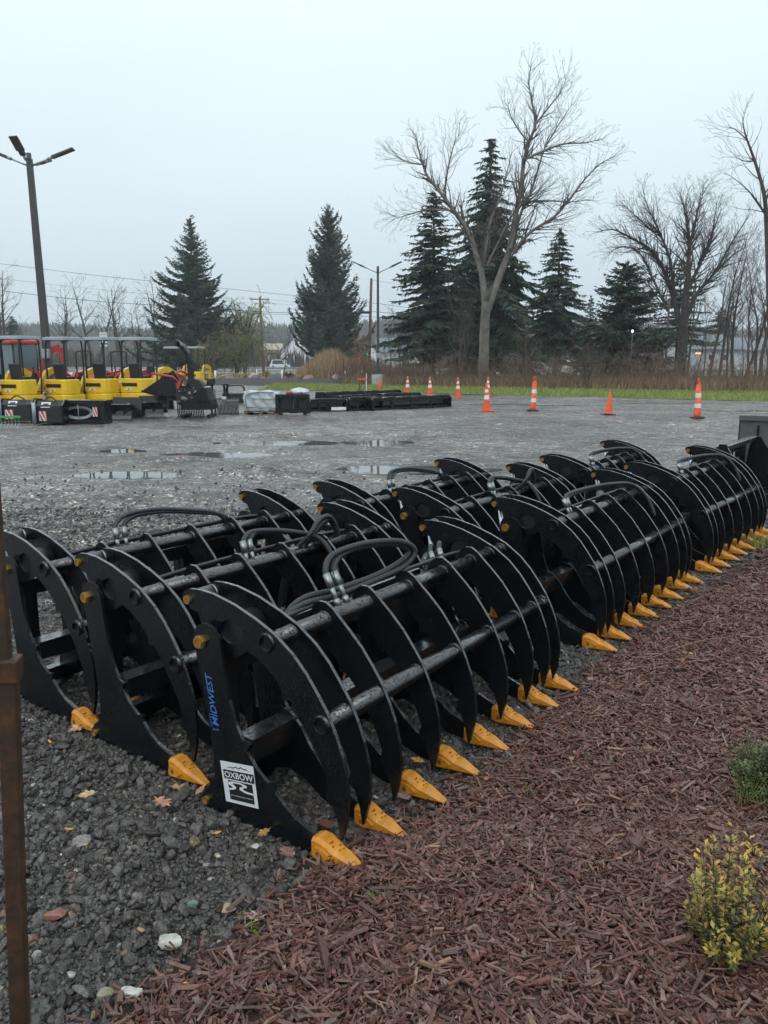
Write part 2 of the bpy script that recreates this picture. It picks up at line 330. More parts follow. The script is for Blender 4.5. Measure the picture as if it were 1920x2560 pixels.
def stone_tint(n):
    g = rng.uniform(.028, .092, (n, 1)) * np.array([1.10, 1.0, .90]); r = rng.random(n)
    g[r > .86] = rng.uniform(.06, .11, ((r > .86).sum(), 1)) * np.array([1, .98, .9])
    g[r > .965] = rng.uniform(.12, .26, ((r > .965).sum(), 1)) * np.array([1, .97, .86])
    k = r > .985; g[k] = np.array([[.16, .10, .07], [.20, .16, .09], [.10, .075, .07], [.32, .31, .28]])[rng.integers(0, 4, k.sum())]
    return g
VS, FS, TS = [], [], []; off = 0
for y0, y1, dens, smin, smed, SV in ((1.2, 2.6, 11500, .003, .0058, SV2), (2.6, 4.2, 8000, .0035, .0061, SV2), (4.2, 6.5, 4600, .0045, .0066, SV1), (6.5, 9, 1500, .006, .0078, SV1), (9, 13, 160, .006, .0085, SV1)):
    P = scatter(y0, y1, dens); n = len(P); r = np.maximum(smin, smed * np.exp(rng.normal(0, .58, n))); r = np.minimum(r, .032)
    R = rotmats(n, .5); sc3 = np.stack([r * rng.uniform(.9, 1.35, n), r * rng.uniform(.8, 1.1, n), r * rng.uniform(.55, .85, n)], -1); col = stone_tint(n); vi = rng.integers(0, len(SV), n)
    z = ghe(P[:, 0], P[:, 1]) + r * rng.uniform(.0, .75, n)
    for k in range(len(SV)):
        ix = np.where(vi == k)[0]; v, fc = SV[k]; A = np.einsum('nij,nvj->nvi', R[ix], v[None] * sc3[ix][:, None, :]) + np.stack([P[ix, 0], P[ix, 1], z[ix]], -1)[:, None, :]
        VS.append(A.reshape(-1, 3)); FS.append((fc[None] + (np.arange(len(ix)) * len(v))[:, None, None] + off).reshape(-1, 3)); off += len(ix) * len(v); TS.append(np.repeat(col[ix], len(v), 0))
stone_m = mat('wet_stone', (.05, .05, .05), .36, tint=True, var=.5, vs=110, bump=.9, bs=170, rvar=.18, bdist=.005)
tag(npmesh('gravel', np.concatenate(VS), np.concatenate(FS), stone_m, tint=np.concatenate(TS)), kind='stuff')

# ------------------------------------------------------------------ mulch bed: a low sheet under loose shredded bark
mb = MB(); L0 = [(p.x - .02, p.y) for p in EDGE]
mz = lambda x, y: .012 + .018 * min(1, max(0, mulch_d(x, y) * 6)) + .03 * float(fbm(np.array([x * 2.2]), np.array([y * 2.2]), 3)[0])
rows = []
for i in range(len(EDGE) - 1):
    for k in range(6):
        p = EDGE[i].lerp(EDGE[i + 1], k / 6); rows.append([(p.x + w, p.y, mz(p.x + w, p.y)) for w in [-.06, 0, .05, .15, .3] + [.5 + .25 * j for j in range(24)]])
nc = len(rows[0]); vs = [q for r in rows for q in r]
mb.add(vs, [(a * nc + b, a * nc + b + 1, (a + 1) * nc + b + 1, (a + 1) * nc + b) for a in range(len(rows) - 1) for b in range(nc - 1)], 0, True)
bed_m = mat('mulch_soil', (.032, .014, .011), .8, var=.5, vs=40, bump=1, bs=70, bdist=.02)
tag(mb.build('mulch_bed', bed_m), kind='structure')
V0, F0, T0 = [], [], []; off = 0
box8 = np.array([(-1, -1, -1), (1, -1, -1), (1, 1, -1), (-1, 1, -1), (-1, -1, 1), (1, -1, 1), (1, 1, 1), (-1, 1, 1)], float)
fq = np.array([(0, 3, 2, 1), (4, 5, 6, 7), (0, 1, 5, 4), (1, 2, 6, 5), (2, 3, 7, 6), (3, 0, 4, 7)])
for y0, y1, dens, k in ((1.1, 2.4, 9000, .9), (2.4, 3.6, 6500, 1.0), (3.6, 5.5, 3600, 1.15), (5.5, 9, 1700, 1.4)):
    P = scatter(y0, y1, dens, True); n = len(P)
    l = .5 * .032 * k * np.exp(rng.normal(0, .62, n)); l = np.clip(l, .004, .05); w = np.minimum(l * .8, .5 * .0092 * k * np.exp(rng.normal(0, .4, n))); h = np.clip(w * .45, .001, .004)
    v = box8[None] * np.stack([l, w, h], -1)[:, None, :]
    tp = rng.uniform(.25, 1.05, (n, 2)); v[:, [0, 3, 4, 7], 1] *= tp[:, :1]; v[:, [1, 2, 5, 6], 1] *= tp[:, 1:]
    v[:, [1, 2, 5, 6], 1] += (rng.normal(0, .25, n) * w)[:, None]; v[:, [0, 3, 4, 7], 0] += np.stack([rng.uniform(-.3, .3, n) * l, rng.uniform(-.3, .3, n) * l] * 2, -1)[:, [0, 1, 2, 3]]
    yaw = rng.uniform(0, 6.283, n); th = rng.normal(0, .28, n); ph = rng.normal(0, .45, n)
    cy, sy, ct, s_t, cp, s_p = np.cos(yaw), np.sin(yaw), np.cos(th), np.sin(th), np.cos(ph), np.sin(ph); z0, o1 = np.zeros(n), np.ones(n)
    mat3 = lambda a: np.stack([np.stack(r, -1) for r in a], 1)
    R = mat3([[cy, -sy, z0], [sy, cy, z0], [z0, z0, o1]]) @ mat3([[ct, z0, s_t], [z0, o1, z0], [-s_t, z0, ct]]) @ mat3([[o1, z0, z0], [z0, cp, -s_p], [z0, s_p, cp]])
    d = np.clip(mulch_d(P[:, 0], P[:, 1]) * 6, 0, 1)
    z = .012 + .018 * d + .03 * fbm(P[:, 0] * 2.2, P[:, 1] * 2.2, 3) + .020 * rng.random(n) ** 1.3 + .012 * (vnoise(P[:, 0] * 14, P[:, 1] * 14) - .4)
    A = np.einsum('nij,nvj->nvi', R, v) + np.stack([P[:, 0], P[:, 1], z], -1)[:, None, :]
    V0.append(A.reshape(-1, 3)); F0.append((fq[None] + (np.arange(n) * 8)[:, None, None] + off).reshape(-1, 4)); off += n * 8
    b = rng.uniform(.45, 1.35, (n, 1)); col = b * np.array([.132, .058, .044]); r = rng.random(n)
    col[r > .62] = b[r > .62] * np.array([.140, .072, .056]); col[r > .86] = b[r > .86] * np.array([.165, .105, .085]); col[r > .972] = b[r > .972] * np.array([.22, .13, .08]); col[r < .06] = np.array([.10, .035, .024]) * b[r < .06]
    T0.append(np.repeat(col, 8, 0))
chip_m = mat('wet_bark', (.1, .05, .04), .48, tint=True, var=.3, vs=60, bump=.5, bs=110, bdist=.004)
tag(npmesh('shredded_bark_mulch', np.concatenate(V0), np.concatenate(F0), chip_m, k=4, tint=np.concatenate(T0)), kind='stuff')
# ------------------------------------------------------------------ root grapples
# local frame of one grapple: x along its width, -y forward (u = -y), z up
SIDE = [(-.655, .716), (-.684, .716), (-.711, .704), (-.728, .68), (-.733, .65), (-.728, .62), (-.678, .39), (-.653, .21), (-.652, .13), (-.672, .092), (-.706, .066), (-.728, .035), (-.728, .012), (-.712, 0), (-.62, 0), (-.43, 0), (-.28, 0), (-.165, .004), (-.160, .078),
        (-.27, .108), (-.315, .135), (-.357, .172), (-.352, .206), (-.388, .196), (-.438, .229), (-.483, .282), (-.468, .314), (-.502, .320), (-.532, .365), (-.564, .454), (-.582, .552), (-.600, .672), (-.625, .704)]
TINE = [(-.60, .335), (-.54, .352), (-.49, .345), (-.44, .30), (-.39, .225), (-.33, .165), (-.26, .115), (-.160, .078), (-.165, .010), (-.26, .018), (-.34, .045), (-.42, .095), (-.50, .115), (-.57, .095), (-.62, .03), (-.68, .0), (-.71, .02), (-.69, .12), (-.655, .25)]
PIVOT = [(-.655, .716), (-.684, .716), (-.711, .704), (-.728, .68), (-.733, .65), (-.728, .62), (-.678, .39), (-.66, .24), (-.60, .20), (-.50, .20), (-.43, .20), (-.483, .282), (-.468, .314), (-.502, .320), (-.532, .365), (-.564, .454), (-.582, .552), (-.600, .672), (-.625, .704)]
CLAMP_A = [(-.812, .771), (-.822, .79), (-.812, .808), (-.785, .818), (-.739, .822), (-.667, .819), (-.56, .797), (-.458, .763), (-.374, .727), (-.292, .672), (-.233, .615), (-.188, .558), (-.147, .502), (-.113, .437), (-.086, .37), (-.067, .298), (-.060, .221), (-.067, .147), (-.080, .10), (-.092, .063),
           (-.106, .13), (-.127, .185), (-.155, .203), (-.143, .245), (-.165, .305), (-.192, .352), (-.232, .412), (-.262, .465), (-.305, .507), (-.340, .503), (-.337, .535), (-.38, .577), (-.415, .602), (-.452, .625), (-.50, .640), (-.56, .605), (-.625, .59), (-.685, .60), (-.715, .64), (-.725, .69), (-.745, .735), (-.78, .742)]
_h = [(-.575 + .056 * math.cos(a), .694 + .046 * math.sin(a)) for a in [math.pi / 2 + 2 * math.pi * i / 20 for i in range(21)]]
_k = CLAMP_A.index((-.56, .797)); CLAMP_A = CLAMP_A[:_k + 1] + _h + CLAMP_A[_k:]        # oval hole, joined to the outline by a slit
CLAMP_B = [(-.468, .715), (-.456, .742), (-.432, .758), (-.40, .759), (-.365, .738), (-.33, .705), (-.292, .672), (-.233, .615), (-.188, .558), (-.147, .502), (-.113, .437), (-.086, .37), (-.067, .298), (-.060, .221), (-.067, .147), (-.080, .10), (-.092, .063),
           (-.106, .13), (-.127, .185), (-.155, .203), (-.143, .245), (-.165, .305), (-.192, .352), (-.232, .412), (-.262, .465), (-.305, .507), (-.340, .503), (-.337, .535), (-.38, .577), (-.42, .60), (-.462, .655), (-.475, .70)]
TH = .0135
def gm(u, z, r): return (r, -u, z)
def plate(outline, r, name, mt, par, lab=None):
    o = MB().prism(outline, r - TH / 2, r + TH / 2, gm).build(name, mt, par); return o
def smooth_path(pts, n=6):
    P = [Vector(p) for p in pts]; out = []
    for i in range(len(P) - 1):
        a, b, c, d = P[max(i - 1, 0)], P[i], P[i + 1], P[min(i + 2, len(P) - 1)]
        for k in range(n):
            t = k / n; out.append(.5 * ((2 * b) + (c - a) * t + (2 * a - 5 * b + 4 * c - d) * t * t + (3 * b - a - 3 * c + d) * t ** 3))
    out.append(P[-1]); return out
WID = 1.77
R_CL = [.035, .155, .34, .60, .885, 1.17, 1.43, 1.615, 1.735]
def make_grapple(hoses):
    t = thing('root_grapple', 'x', 'grapple')
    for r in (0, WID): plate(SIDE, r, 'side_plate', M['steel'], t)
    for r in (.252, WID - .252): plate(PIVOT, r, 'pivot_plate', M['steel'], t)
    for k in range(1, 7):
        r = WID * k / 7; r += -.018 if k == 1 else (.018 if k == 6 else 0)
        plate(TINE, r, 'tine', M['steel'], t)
    tb = tooth_mesh
    for k in range(8):
        o = bpy.data.objects.new('tooth', tb); S.collection.objects.link(o); o.parent = t; o.location = (WID * k / 7 + (-.018 if k == 1 else (.018 if k == 6 else 0)), 0, 0)
    # cheek doublers along the tooth roots of the end plates
    for r in (-TH / 2 - .004, WID + TH / 2 + .004):
        ch = [(-.163, .012), (-.158, .076), (-.25, .108), (-.275, .10), (-.30, .075), (-.305, .045), (-.28, .018), (-.24, .008)]
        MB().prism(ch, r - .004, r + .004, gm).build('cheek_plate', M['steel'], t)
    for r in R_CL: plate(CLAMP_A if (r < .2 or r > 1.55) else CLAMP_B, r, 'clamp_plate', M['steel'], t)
    for u, z in ((-.405, .690), (-.167, .455)):
        mb = MB(); p0, p1 = -.010, WID + .010; n = 20
        mb.tube([gm(u, z, .074), gm(u, z, WID - .074)], .0315, n, caps=True)
        mb.ring(gm(u, z, .048), (1, 0, 0), .0318, .0262, .062, n); mb.ring(gm(u, z, WID - .048), (1, 0, 0), .0318, .0262, .062, n)
        for r in R_CL: mb.tube([gm(u, z, r - .012), gm(u, z, r - .006), gm(u, z, r + .006), gm(u, z, r + .012)], [.032, .037, .037, .032], n, caps=False)   # weld beads
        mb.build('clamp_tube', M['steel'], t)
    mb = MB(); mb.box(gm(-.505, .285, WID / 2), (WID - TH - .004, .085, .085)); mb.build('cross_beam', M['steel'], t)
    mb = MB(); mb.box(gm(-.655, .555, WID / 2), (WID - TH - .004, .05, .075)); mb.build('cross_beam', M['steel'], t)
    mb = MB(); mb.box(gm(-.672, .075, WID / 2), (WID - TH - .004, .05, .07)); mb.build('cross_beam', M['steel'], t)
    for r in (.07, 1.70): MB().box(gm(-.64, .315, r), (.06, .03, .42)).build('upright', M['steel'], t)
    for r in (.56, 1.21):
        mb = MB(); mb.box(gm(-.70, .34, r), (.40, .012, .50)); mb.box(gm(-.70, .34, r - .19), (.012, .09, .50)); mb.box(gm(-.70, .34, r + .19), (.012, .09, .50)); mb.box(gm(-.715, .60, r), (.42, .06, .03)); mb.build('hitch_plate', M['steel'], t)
    for r in (.095, WID - .095):
        cy = MB(); a, b = Vector(gm(-.70, .027, r)), Vector(gm(-.79, .778, r)); d = (b - a)
        cy.tube([a, a + d * .56], .034, 16); cy.tube([a + d * .54, a + d * .575], .038, 16)
        cy.tube([a + Vector((-.03, 0, 0)), a + Vector((.03, 0, 0))], .034, 14); c_o = cy.build('hydraulic_cylinder', M['black'], t)
        ro = MB(); ro.tube([a + d * .5, b], .017, 14); ro.tube([b + Vector((-.035, 0, 0)), b + Vector((.035, 0, 0))], .029, 18, 1); ro.build('piston_rod', [M['chrome'], M['galvdark']], c_o)
        MB().tube([Vector(gm(-.575, .694, r - .052)), Vector(gm(-.575, .694, r + .052))], .062, 20).build('hole_backing', M['black'], t)  # dark cylinder added behind the clamp hole so the hole reads black
        for dr in (-.048, .048):      # bosses around the upper pin
            MB().tube([b + Vector((dr - .006, 0, 0)), b + Vector((dr + .006, 0, 0))], .03, 16).build('boss', M['zinc'], c_o)
    pins = [(0, -.693, .647, .021, -.016), (WID, -.693, .647, .021, .016), (R_CL[0], -.79, .778, .0165, -.011), (R_CL[1], -.79, .778, .0165, .011), (R_CL[-2], -.79, .778, .0165, -.011), (R_CL[-1], -.79, .778, .0165, .011), (0, -.703, .027, .016, -.008), (WID, -.703, .027, .016, .008)]
    for r, u, z, ra, dx in pins:
        s = 1 if dx > 0 else -1; c = Vector(gm(u, z, r + dx * .6 + s * TH / 2))
        mb = MB(); mb.ring(c, (1, 0, 0), ra, ra * .62, abs(dx) * 1.3, 16, 0); mb.tube([c - Vector((s * abs(dx) * .6, 0, 0)), c + Vector((s * abs(dx) * .35, 0, 0))], ra * .64, 14, 1)
        if ra > .02: mb.ring(c + Vector((s * -.004, 0, 0)), (1, 0, 0), ra * 1.25, ra * .9, .014, 6, 0)
        mb.build('pin', [M['brass'], M['pinrust']], t)
    for r in (.252 + .012, WID - .252 - .012):
        s = 1 if r < 1 else -1; c = Vector(gm(-.693, .647, r)); mb = MB(); mb.tube([c, c + Vector((s * .028, 0, 0))], .024, 6, 0); mb.tube([c + Vector((s * .025, 0, 0)), c + Vector((s * .046, 0, 0))], .014, 12, 0); mb.tube([c - Vector((s * .006, 0, 0)), c], .034, 16, 0)
        mb.build('bolt', M['zinc'], t)
    # hydraulic lines lying behind the upper tube, and the feed hoses
    mb = MB()
    for k, (du, dz) in enumerate(((-.052, .025), (-.075, .012))): mb.tube(smooth_path([gm(-.44 + du, .69 + dz, .20), gm(-.44 + du, .70 + dz, .5), gm(-.44 + du, .70 + dz, 1.25), gm(-.46 + du, .68 + dz, 1.52)]), .009, 8)
    mb.build('hydraulic_line', M['hose'], t)
    for path, ra in hoses:
        pth = smooth_path([gm(u, z, r) for r, u, z in path], 8); mb = MB(); mb.tube(pth, ra, 10)
        acc = 0.0                                                     # spiral guard: raised turns along the hose
        for i in range(2, len(pth) - 2, 1):
            d = (pth[i + 1] - pth[i]).normalized(); mb.tube([pth[i] - d * .004, pth[i], pth[i] + d * .004], [ra, ra * 1.16, ra], 10, caps=False)
        h = mb.build('hose', M['hose'], t); p0, p1 = pth[0], pth[1]; d = (p1 - p0).normalized()
        fb = MB(); fb.tube([p0 - d * .05, p0 + d * .005], ra * .95, 6); fb.tube([p0, p0 + d * .055], ra * 1.3, 12); fb.tube([p0 - d * .075, p0 - d * .05], ra * 1.25, 6); fb.build('hose_fitting', M['zinc'], h)
    return t
def make_tooth():
    """cast bucket tooth: socket, side ears, stepped wedge blade"""
    st = [(-.172, .029, .010, .080), (-.152, .034, .006, .087), (-.125, .036, .005, .086), (-.102, .034, .008, .075), (-.070, .031, .011, .060), (-.048, .0295, .012, .056), (-.020, .024, .014, .044), (.004, .019, .016, .034), (.026, .013, .016, .026)]
    mb = MB(); vs = []; n = 8
    for u, w, z0, z1 in st:
        c = min(w * .35, .012); vs += [gm(u, z0, -w + c), gm(u, z0, w - c), gm(u, z0 + c, w), gm(u, z1 - c, w), gm(u, z1, w - c), gm(u, z1, -w + c), gm(u, z1 - c, -w), gm(u, z0 + c, -w)]
    fs = []
    for i in range(len(st) - 1):
        for k in range(n): l = (k + 1) % n; fs.append((i * n + k, (i + 1) * n + k, (i + 1) * n + l, i * n + l))
    m = len(st) - 1; fs += [tuple(range(n)), tuple(m * n + k for k in range(n))[::-1]]; mb.add(vs, fs)
    for s in (-1, 1):
        mb.prism([(-.16, .030), (-.15, .062), (-.11, .058), (-.085, .042), (-.11, .024), (-.145, .020)], s * .034, s * .043, gm)
        mb.tube([gm(-.132, .042, s * .040), gm(-.132, .042, s * .0455)], .009, 10, 1)
    # cast marks standing proud of the top face
    for u, r, a in ((-.105, -.008, .016), (-.082, .012, .010), (-.09, -.016, .007), (-.07, -.006, .009), (-.066, .010, .007)):
        zz = np.interp(u, [s[0] for s in st], [s[3] for s in st]); mb.ring(gm(u, zz + .0005, r), (0, .35, 1), a * .5, a * .33, .003, 8, 1)
    return mb.build('tooth', [M['tooth'], M['toothdark']])
M['galvdark'] = mat('dull_forged_steel', (.09, .10, .11), .5, .3)
M['toothdark'] = mat('tooth_marks', (.16, .075, .012), .6)
_t = make_tooth(); tooth_mesh = _t.data; bpy.data.objects.remove(_t)

HA = [([(.45, -.465, 0.779), (.46, -.50, 0.841), (.55, -.53, 0.881), (.72, -.50, 0.897), (.90, -.45, 0.878), (.98, -.43, 0.823), (.92, -.44, 0.770), (.75, -.46, 0.745), (.50, -.485, 0.730), (.33, -.50, 0.735), (.24, -.53, 0.690), (.22, -.56, 0.600)], .0115),
      ([(.50, -.465, 0.779), (.51, -.50, 0.835), (.60, -.53, 0.869), (.74, -.51, 0.881), (.90, -.47, 0.863), (.965, -.45, 0.819), (.90, -.465, 0.779), (.74, -.48, 0.754), (.52, -.505, 0.745), (.37, -.53, 0.745), (.29, -.55, 0.700), (.27, -.58, 0.600)], .0115),
      ([(1.28, -.48, 0.735), (1.33, -.52, 0.754), (1.41, -.57, 0.760), (1.46, -.60, 0.730), (1.44, -.63, 0.640)], .0105),
      ([(1.24, -.50, 0.725), (1.30, -.55, 0.745), (1.38, -.60, 0.748), (1.42, -.63, 0.700), (1.40, -.64, 0.600)], .0105)]
HB = [([(.66, -.43, 0.751), (.67, -.45, 0.798), (.75, -.48, 0.826), (.88, -.46, 0.816), (1.00, -.42, 0.791), (1.10, -.37, 0.754), (1.14, -.30, 0.650), (1.12, -.24, 0.520)], .0115),
      ([(.70, -.43, 0.751), (.71, -.45, 0.795), (.78, -.48, 0.818), (.90, -.47, 0.807), (1.02, -.43, 0.779), (1.13, -.38, 0.740), (1.18, -.31, 0.630), (1.16, -.25, 0.500)], .0115),
      ([(1.03, -.60, 0.300), (1.02, -.50, 0.620), (1.03, -.36, 0.779), (1.10, -.36, 0.841), (1.22, -.40, 0.841), (1.30, -.42, 0.779), (1.36, -.44, 0.660), (1.42, -.50, 0.450)], .0115),
      ([(1.08, -.62, 0.300), (1.07, -.52, 0.600), (1.08, -.39, 0.760), (1.14, -.38, 0.816), (1.24, -.42, 0.816), (1.33, -.45, 0.754), (1.40, -.48, 0.620), (1.46, -.52, 0.420)], .0115)]
HC = [([(.46, -.47, 0.748), (.47, -.49, 0.814), (.56, -.52, 0.851), (.74, -.51, 0.854), (.95, -.49, 0.821), (1.12, -.48, 0.781), (1.20, -.48, 0.720)], .0112),
      ([(.51, -.47, 0.748), (.52, -.49, 0.808), (.61, -.52, 0.837), (.77, -.51, 0.837), (.98, -.49, 0.804), (1.16, -.48, 0.765), (1.24, -.49, 0.700)], .0112)]
HD = [([(.30, -.44, 0.753), (.31, -.46, 0.794), (.42, -.48, 0.818), (.70, -.46, 0.823), (1.00, -.42, 0.815), (1.22, -.36, 0.789), (1.30, -.28, 0.700), (1.31, -.22, 0.580)], .0112),
      ([(.34, -.44, 0.753), (.35, -.46, 0.789), (.46, -.48, 0.807), (.74, -.46, 0.813), (1.04, -.43, 0.805), (1.25, -.37, 0.779), (1.34, -.29, 0.680), (1.35, -.23, 0.560)], .0112)]
G1 = make_grapple(HA); G2 = make_grapple(HB); G3 = make_grapple(HC); G4 = make_grapple(HD)
GRP = 'black root grapples standing in rows on the gravel'
def gplace(o, x, y, deg, label, first=True):
    lo, rz = (x, y, 0.0), math.radians(deg)
    if first: o.location = lo; o.rotation_euler = (0, 0, rz); o['label'] = label; o['group'] = GRP; return o
    c = dup(o, lo, rz, label); c['group'] = GRP; return c
gplace(G1, -.084, 2.35, 54.58, 'wet black root grapple with white sticker and blue lettering on its end plate')
gplace(G2, -.702, 2.887, 53.1, 'black root grapple with arched hoses, behind the one wearing the white sticker')
gplace(G3, -1.258, 3.333, 52.6, 'black root grapple beside the rusty post at the left edge')
gplace(G4, 1.297, 4.347, 53.92, 'black root grapple in the middle of the row along the mulch edge')
gplace(G4, 2.60, 6.07, 52.2, 'black root grapple at the far end of the mulch row, beside the bucket frame', False)
gplace(G2, .695, 4.715, 53.66, 'black root grapple with hoses, in the centre of the middle row', False)
gplace(G3, .156, 5.019, 54.4, 'black root grapple at the far end of the left row, before the puddles', False)
gplace(G4, 2.04, 6.62, 56.0, 'black root grapple at the far end of the middle row', False)

# stickers on the nearest end plate
def text_mesh(body, size, font_bold=0.0, shear=0.0, space=1.0):
    c = bpy.data.curves.new('lettering', 'FONT'); c.body = body; c.size = size; c.offset = font_bold; c.shear = shear; c.space_character = space; c.resolution_u = 3
    o = bpy.data.objects.new('lettering', c); S.collection.objects.link(o); dg = bpy.context.evaluated_depsgraph_get(); me = bpy.data.meshes.new_from_object(o.evaluated_get(dg))
    V = np.array([v.co[:] for v in me.vertices]).reshape(-1, 3); Fc = [tuple(p.vertices) for p in me.polygons]
    S.collection.objects.unlink(o); bpy.data.objects.remove(o); bpy.data.meshes.remove(me); return V, Fc
def fit_text(mb, body, mp, x0, x1, y0, y1, mi, bold=0.0, shear=0.0):
    V, Fc = text_mesh(body, 1.0, bold, shear); a, b = V.min(0), V.max(0)
    P = [(x0 + (v[0] - a[0]) / (b[0] - a[0]) * (x1 - x0), y0 + (v[1] - a[1]) / (b[1] - a[1]) * (y1 - y0)) for v in V]
    mb.add([mp(*p) for p in P], Fc, mi)
plate1 = [c for c in G1.children if c.name.startswith('side_plate')][0]
# sticker corners on the plate (u, z): top-left, top-right, bottom-right, bottom-left
TL, TR, BR, BL = (-.620, .211), (-.453, .238), (-.432, .083), (-.596, .058)
def smap(d):
    def f(a, b):      # a, b in 0..1 from the lower left
        u = (1 - b) * ((1 - a) * BL[0] + a * BR[0]) + b * ((1 - a) * TL[0] + a * TR[0]); z = (1 - b) * ((1 - a) * BL[1] + a * BR[1]) + b * ((1 - a) * TL[1] + a * TR[1])
        return gm(u, z, -TH / 2 - d)
    return f
mb = MB(); q = smap(.001); mb.sheet([q(0, 0), q(0, 1), q(1, 1), q(1, 0)], 0); q = smap(.0016); q2 = smap(.0022)
def rect(a0, b0, a1, b1, f, mi): mb.sheet([f(a0, b0), f(a0, b1), f(a1, b1), f(a1, b0)], mi)
rect(.06, .58, .98, .80, q, 1); fit_text(mb, 'OXBOW', q2, .09, .95, .615, .765, 0, .018)
peaks = [(.16, .845), (.30, .89), (.37, .875), (.47, .915), (.55, .885), (.62, .93), (.70, .89), (.77, .90), (.88, .845), (.78, .875), (.70, .865), (.62, .90), (.55, .86), (.46, .89), (.37, .85), (.30, .868)]
mb.sheet([q(*p) for p in peaks][::-1], 1)
rect(.16, .08, .90, .55, q, 1)
S_riv = [(.16, .50), (.30, .535), (.55, .535), (.72, .50), (.74, .455), (.62, .42), (.60, .385), (.72, .355), (.90, .34), (.90, .295), (.66, .31), (.50, .36), (.50, .42), (.60, .455), (.60, .485), (.50, .50), (.34, .50), (.30, .47), (.38, .43), (.40, .38), (.30, .335), (.16, .31), (.16, .355), (.28, .375), (.28, .405), (.18, .44)]
mb.sheet([q2(*p) for p in S_riv][::-1], 0)
for i in range(12): a = .20 + i * .056; mb.sheet([q2(a, .185 + .008 * (i % 2)), q2(a, .20 + .008 * (i % 2)), q2(a + .04, .20 - .004 * (i % 3)), q2(a + .04, .187)], 0)
mb.build('sticker', [M['sticker'], M['ink']], plate1)
# blue lettering running up the leg of the plate
u0, z0, u1, z1 = -.634, .335, -.668, .545
def lmap(d):
    ax = Vector((u1 - u0, z1 - z0)); ax.normalize(); nr_ = Vector((-ax.y, ax.x))
    def f(a, b): return gm(u0 + .016 + ax.x * a + nr_.x * b, z0 + ax.y * a + nr_.y * b, -TH / 2 - d)
    return f
mb = MB(); lq = lmap(.0012); fit_text(mb, 'MiDWEST', lq, .008, .205, -.001, .031, 0, .012, .2)
for k in range(5): a = .004 + .0105 * k; mb.sheet([lq(a, .0362), lq(a, .041), lq(a + .006, .041), lq(a + .006, .0362)][::-1], 0)
for k in range(3): a = .026 - .011 * k; mb.sheet([lq(-.010, a), lq(-.010, a + .007), lq(-.003, a + .007), lq(-.003, a)][::-1], 0)
mb.build('lettering', M['blue'], plate1)
# ------------------------------------------------------------------ trees, brush, grass
bark_g = mat('grey_bark', (.14, .13, .115), .85, var=.35, vs=3, bump=.6, bs=14); bark_d = mat('dark_bark', (.058, .050, .045), .85, var=.3, vs=3); twig_m = mat('bare_twigs', (.075, .062, .055), .85, var=.25, vs=2)
twig_d = mat('dark_twigs', (.05, .043, .040), .85, var=.25, vs=2)
needle = mat('spruce_needles', (.020, .034, .024), .75, tint=True); leaf_m = mat('leaves', (.1, .1, .03), .6, tint=True); dry_m = mat('dry_stalks', (.3, .2, .1), .85, tint=True)
def seg_mesh(name, segs, m, parent=None):
    """tapered limbs: segs = [(p, q, r0, r1)], six-sided when thick, three-sided when thin"""
    if not segs: return None
    A = np.array([(*s[0], *s[1], s[2], s[3]) for s in segs]); out_v, out_f = [], []; off = 0
    for k, sel in ((7, A[:, 6] > .06), (4, (A[:, 6] <= .06) & (A[:, 6] > .02)), (3, A[:, 6] <= .02)):
        B = A[sel]; n = len(B)
        if not n: continue
        p, q = B[:, :3], B[:, 3:6]; d = q - p; d /= np.maximum(np.linalg.norm(d, axis=1), 1e-6)[:, None]
        ref = np.where(np.abs(d[:, 2:3]) > .9, np.array([[1., 0, 0]]), np.array([[0, 0, 1.]])); u = np.cross(d, ref); u /= np.linalg.norm(u, axis=1)[:, None]; w = np.cross(d, u)
        a = 2 * np.pi * np.arange(k) / k; c, s = np.cos(a)[None, :, None], np.sin(a)[None, :, None]; rg = u[:, None] * c + w[:, None] * s
        V = np.stack([p[:, None] + rg * B[:, 6][:, None, None], q[:, None] + rg * B[:, 7][:, None, None]], 1)
        j = np.arange(k); l = (j + 1) % k; f = np.stack([j, l, l + k, j + k], -1)
        out_v.append(V.reshape(-1, 3)); out_f.append((f[None] + (np.arange(n) * 2 * k)[:, None, None] + off).reshape(-1, 4)); off += n * 2 * k
    return npmesh(name, np.concatenate(out_v), np.concatenate(out_f), m, k=4, parent=parent, smooth=True)
def rv(): return Vector((rnd.gauss(0, 1), rnd.gauss(0, 1), rnd.gauss(0, 1)))
def grow(segs, p, d, L, r, lev, up=.05, spread=.75, wig=.16, step=.5, dens=1.0, rmin=.006):
    n = max(3, int(L / step)); st = L / n
    for i in range(n):
        d = (d + rv() * wig + Vector((0, 0, up))).normalized(); q = p + d * st
        ra, rb = max(rmin, r * (1 - .85 * i / n)), max(rmin * .8, r * (1 - .85 * (i + 1) / n)); segs.append((p, q, ra, rb))
        if lev > 0 and i >= 1 and rnd.random() < .85 * dens:
            ax = d.cross(rv()).normalized(); c = (Matrix.Rotation(spread * rnd.uniform(.6, 1.25), 3, ax) @ d)
            grow(segs, q, c, L * rnd.uniform(.35, .62) * (1.05 - .6 * i / n), rb * .6, lev - 1, up, spread, wig, max(step * .72, .16), dens, rmin)
        p = q
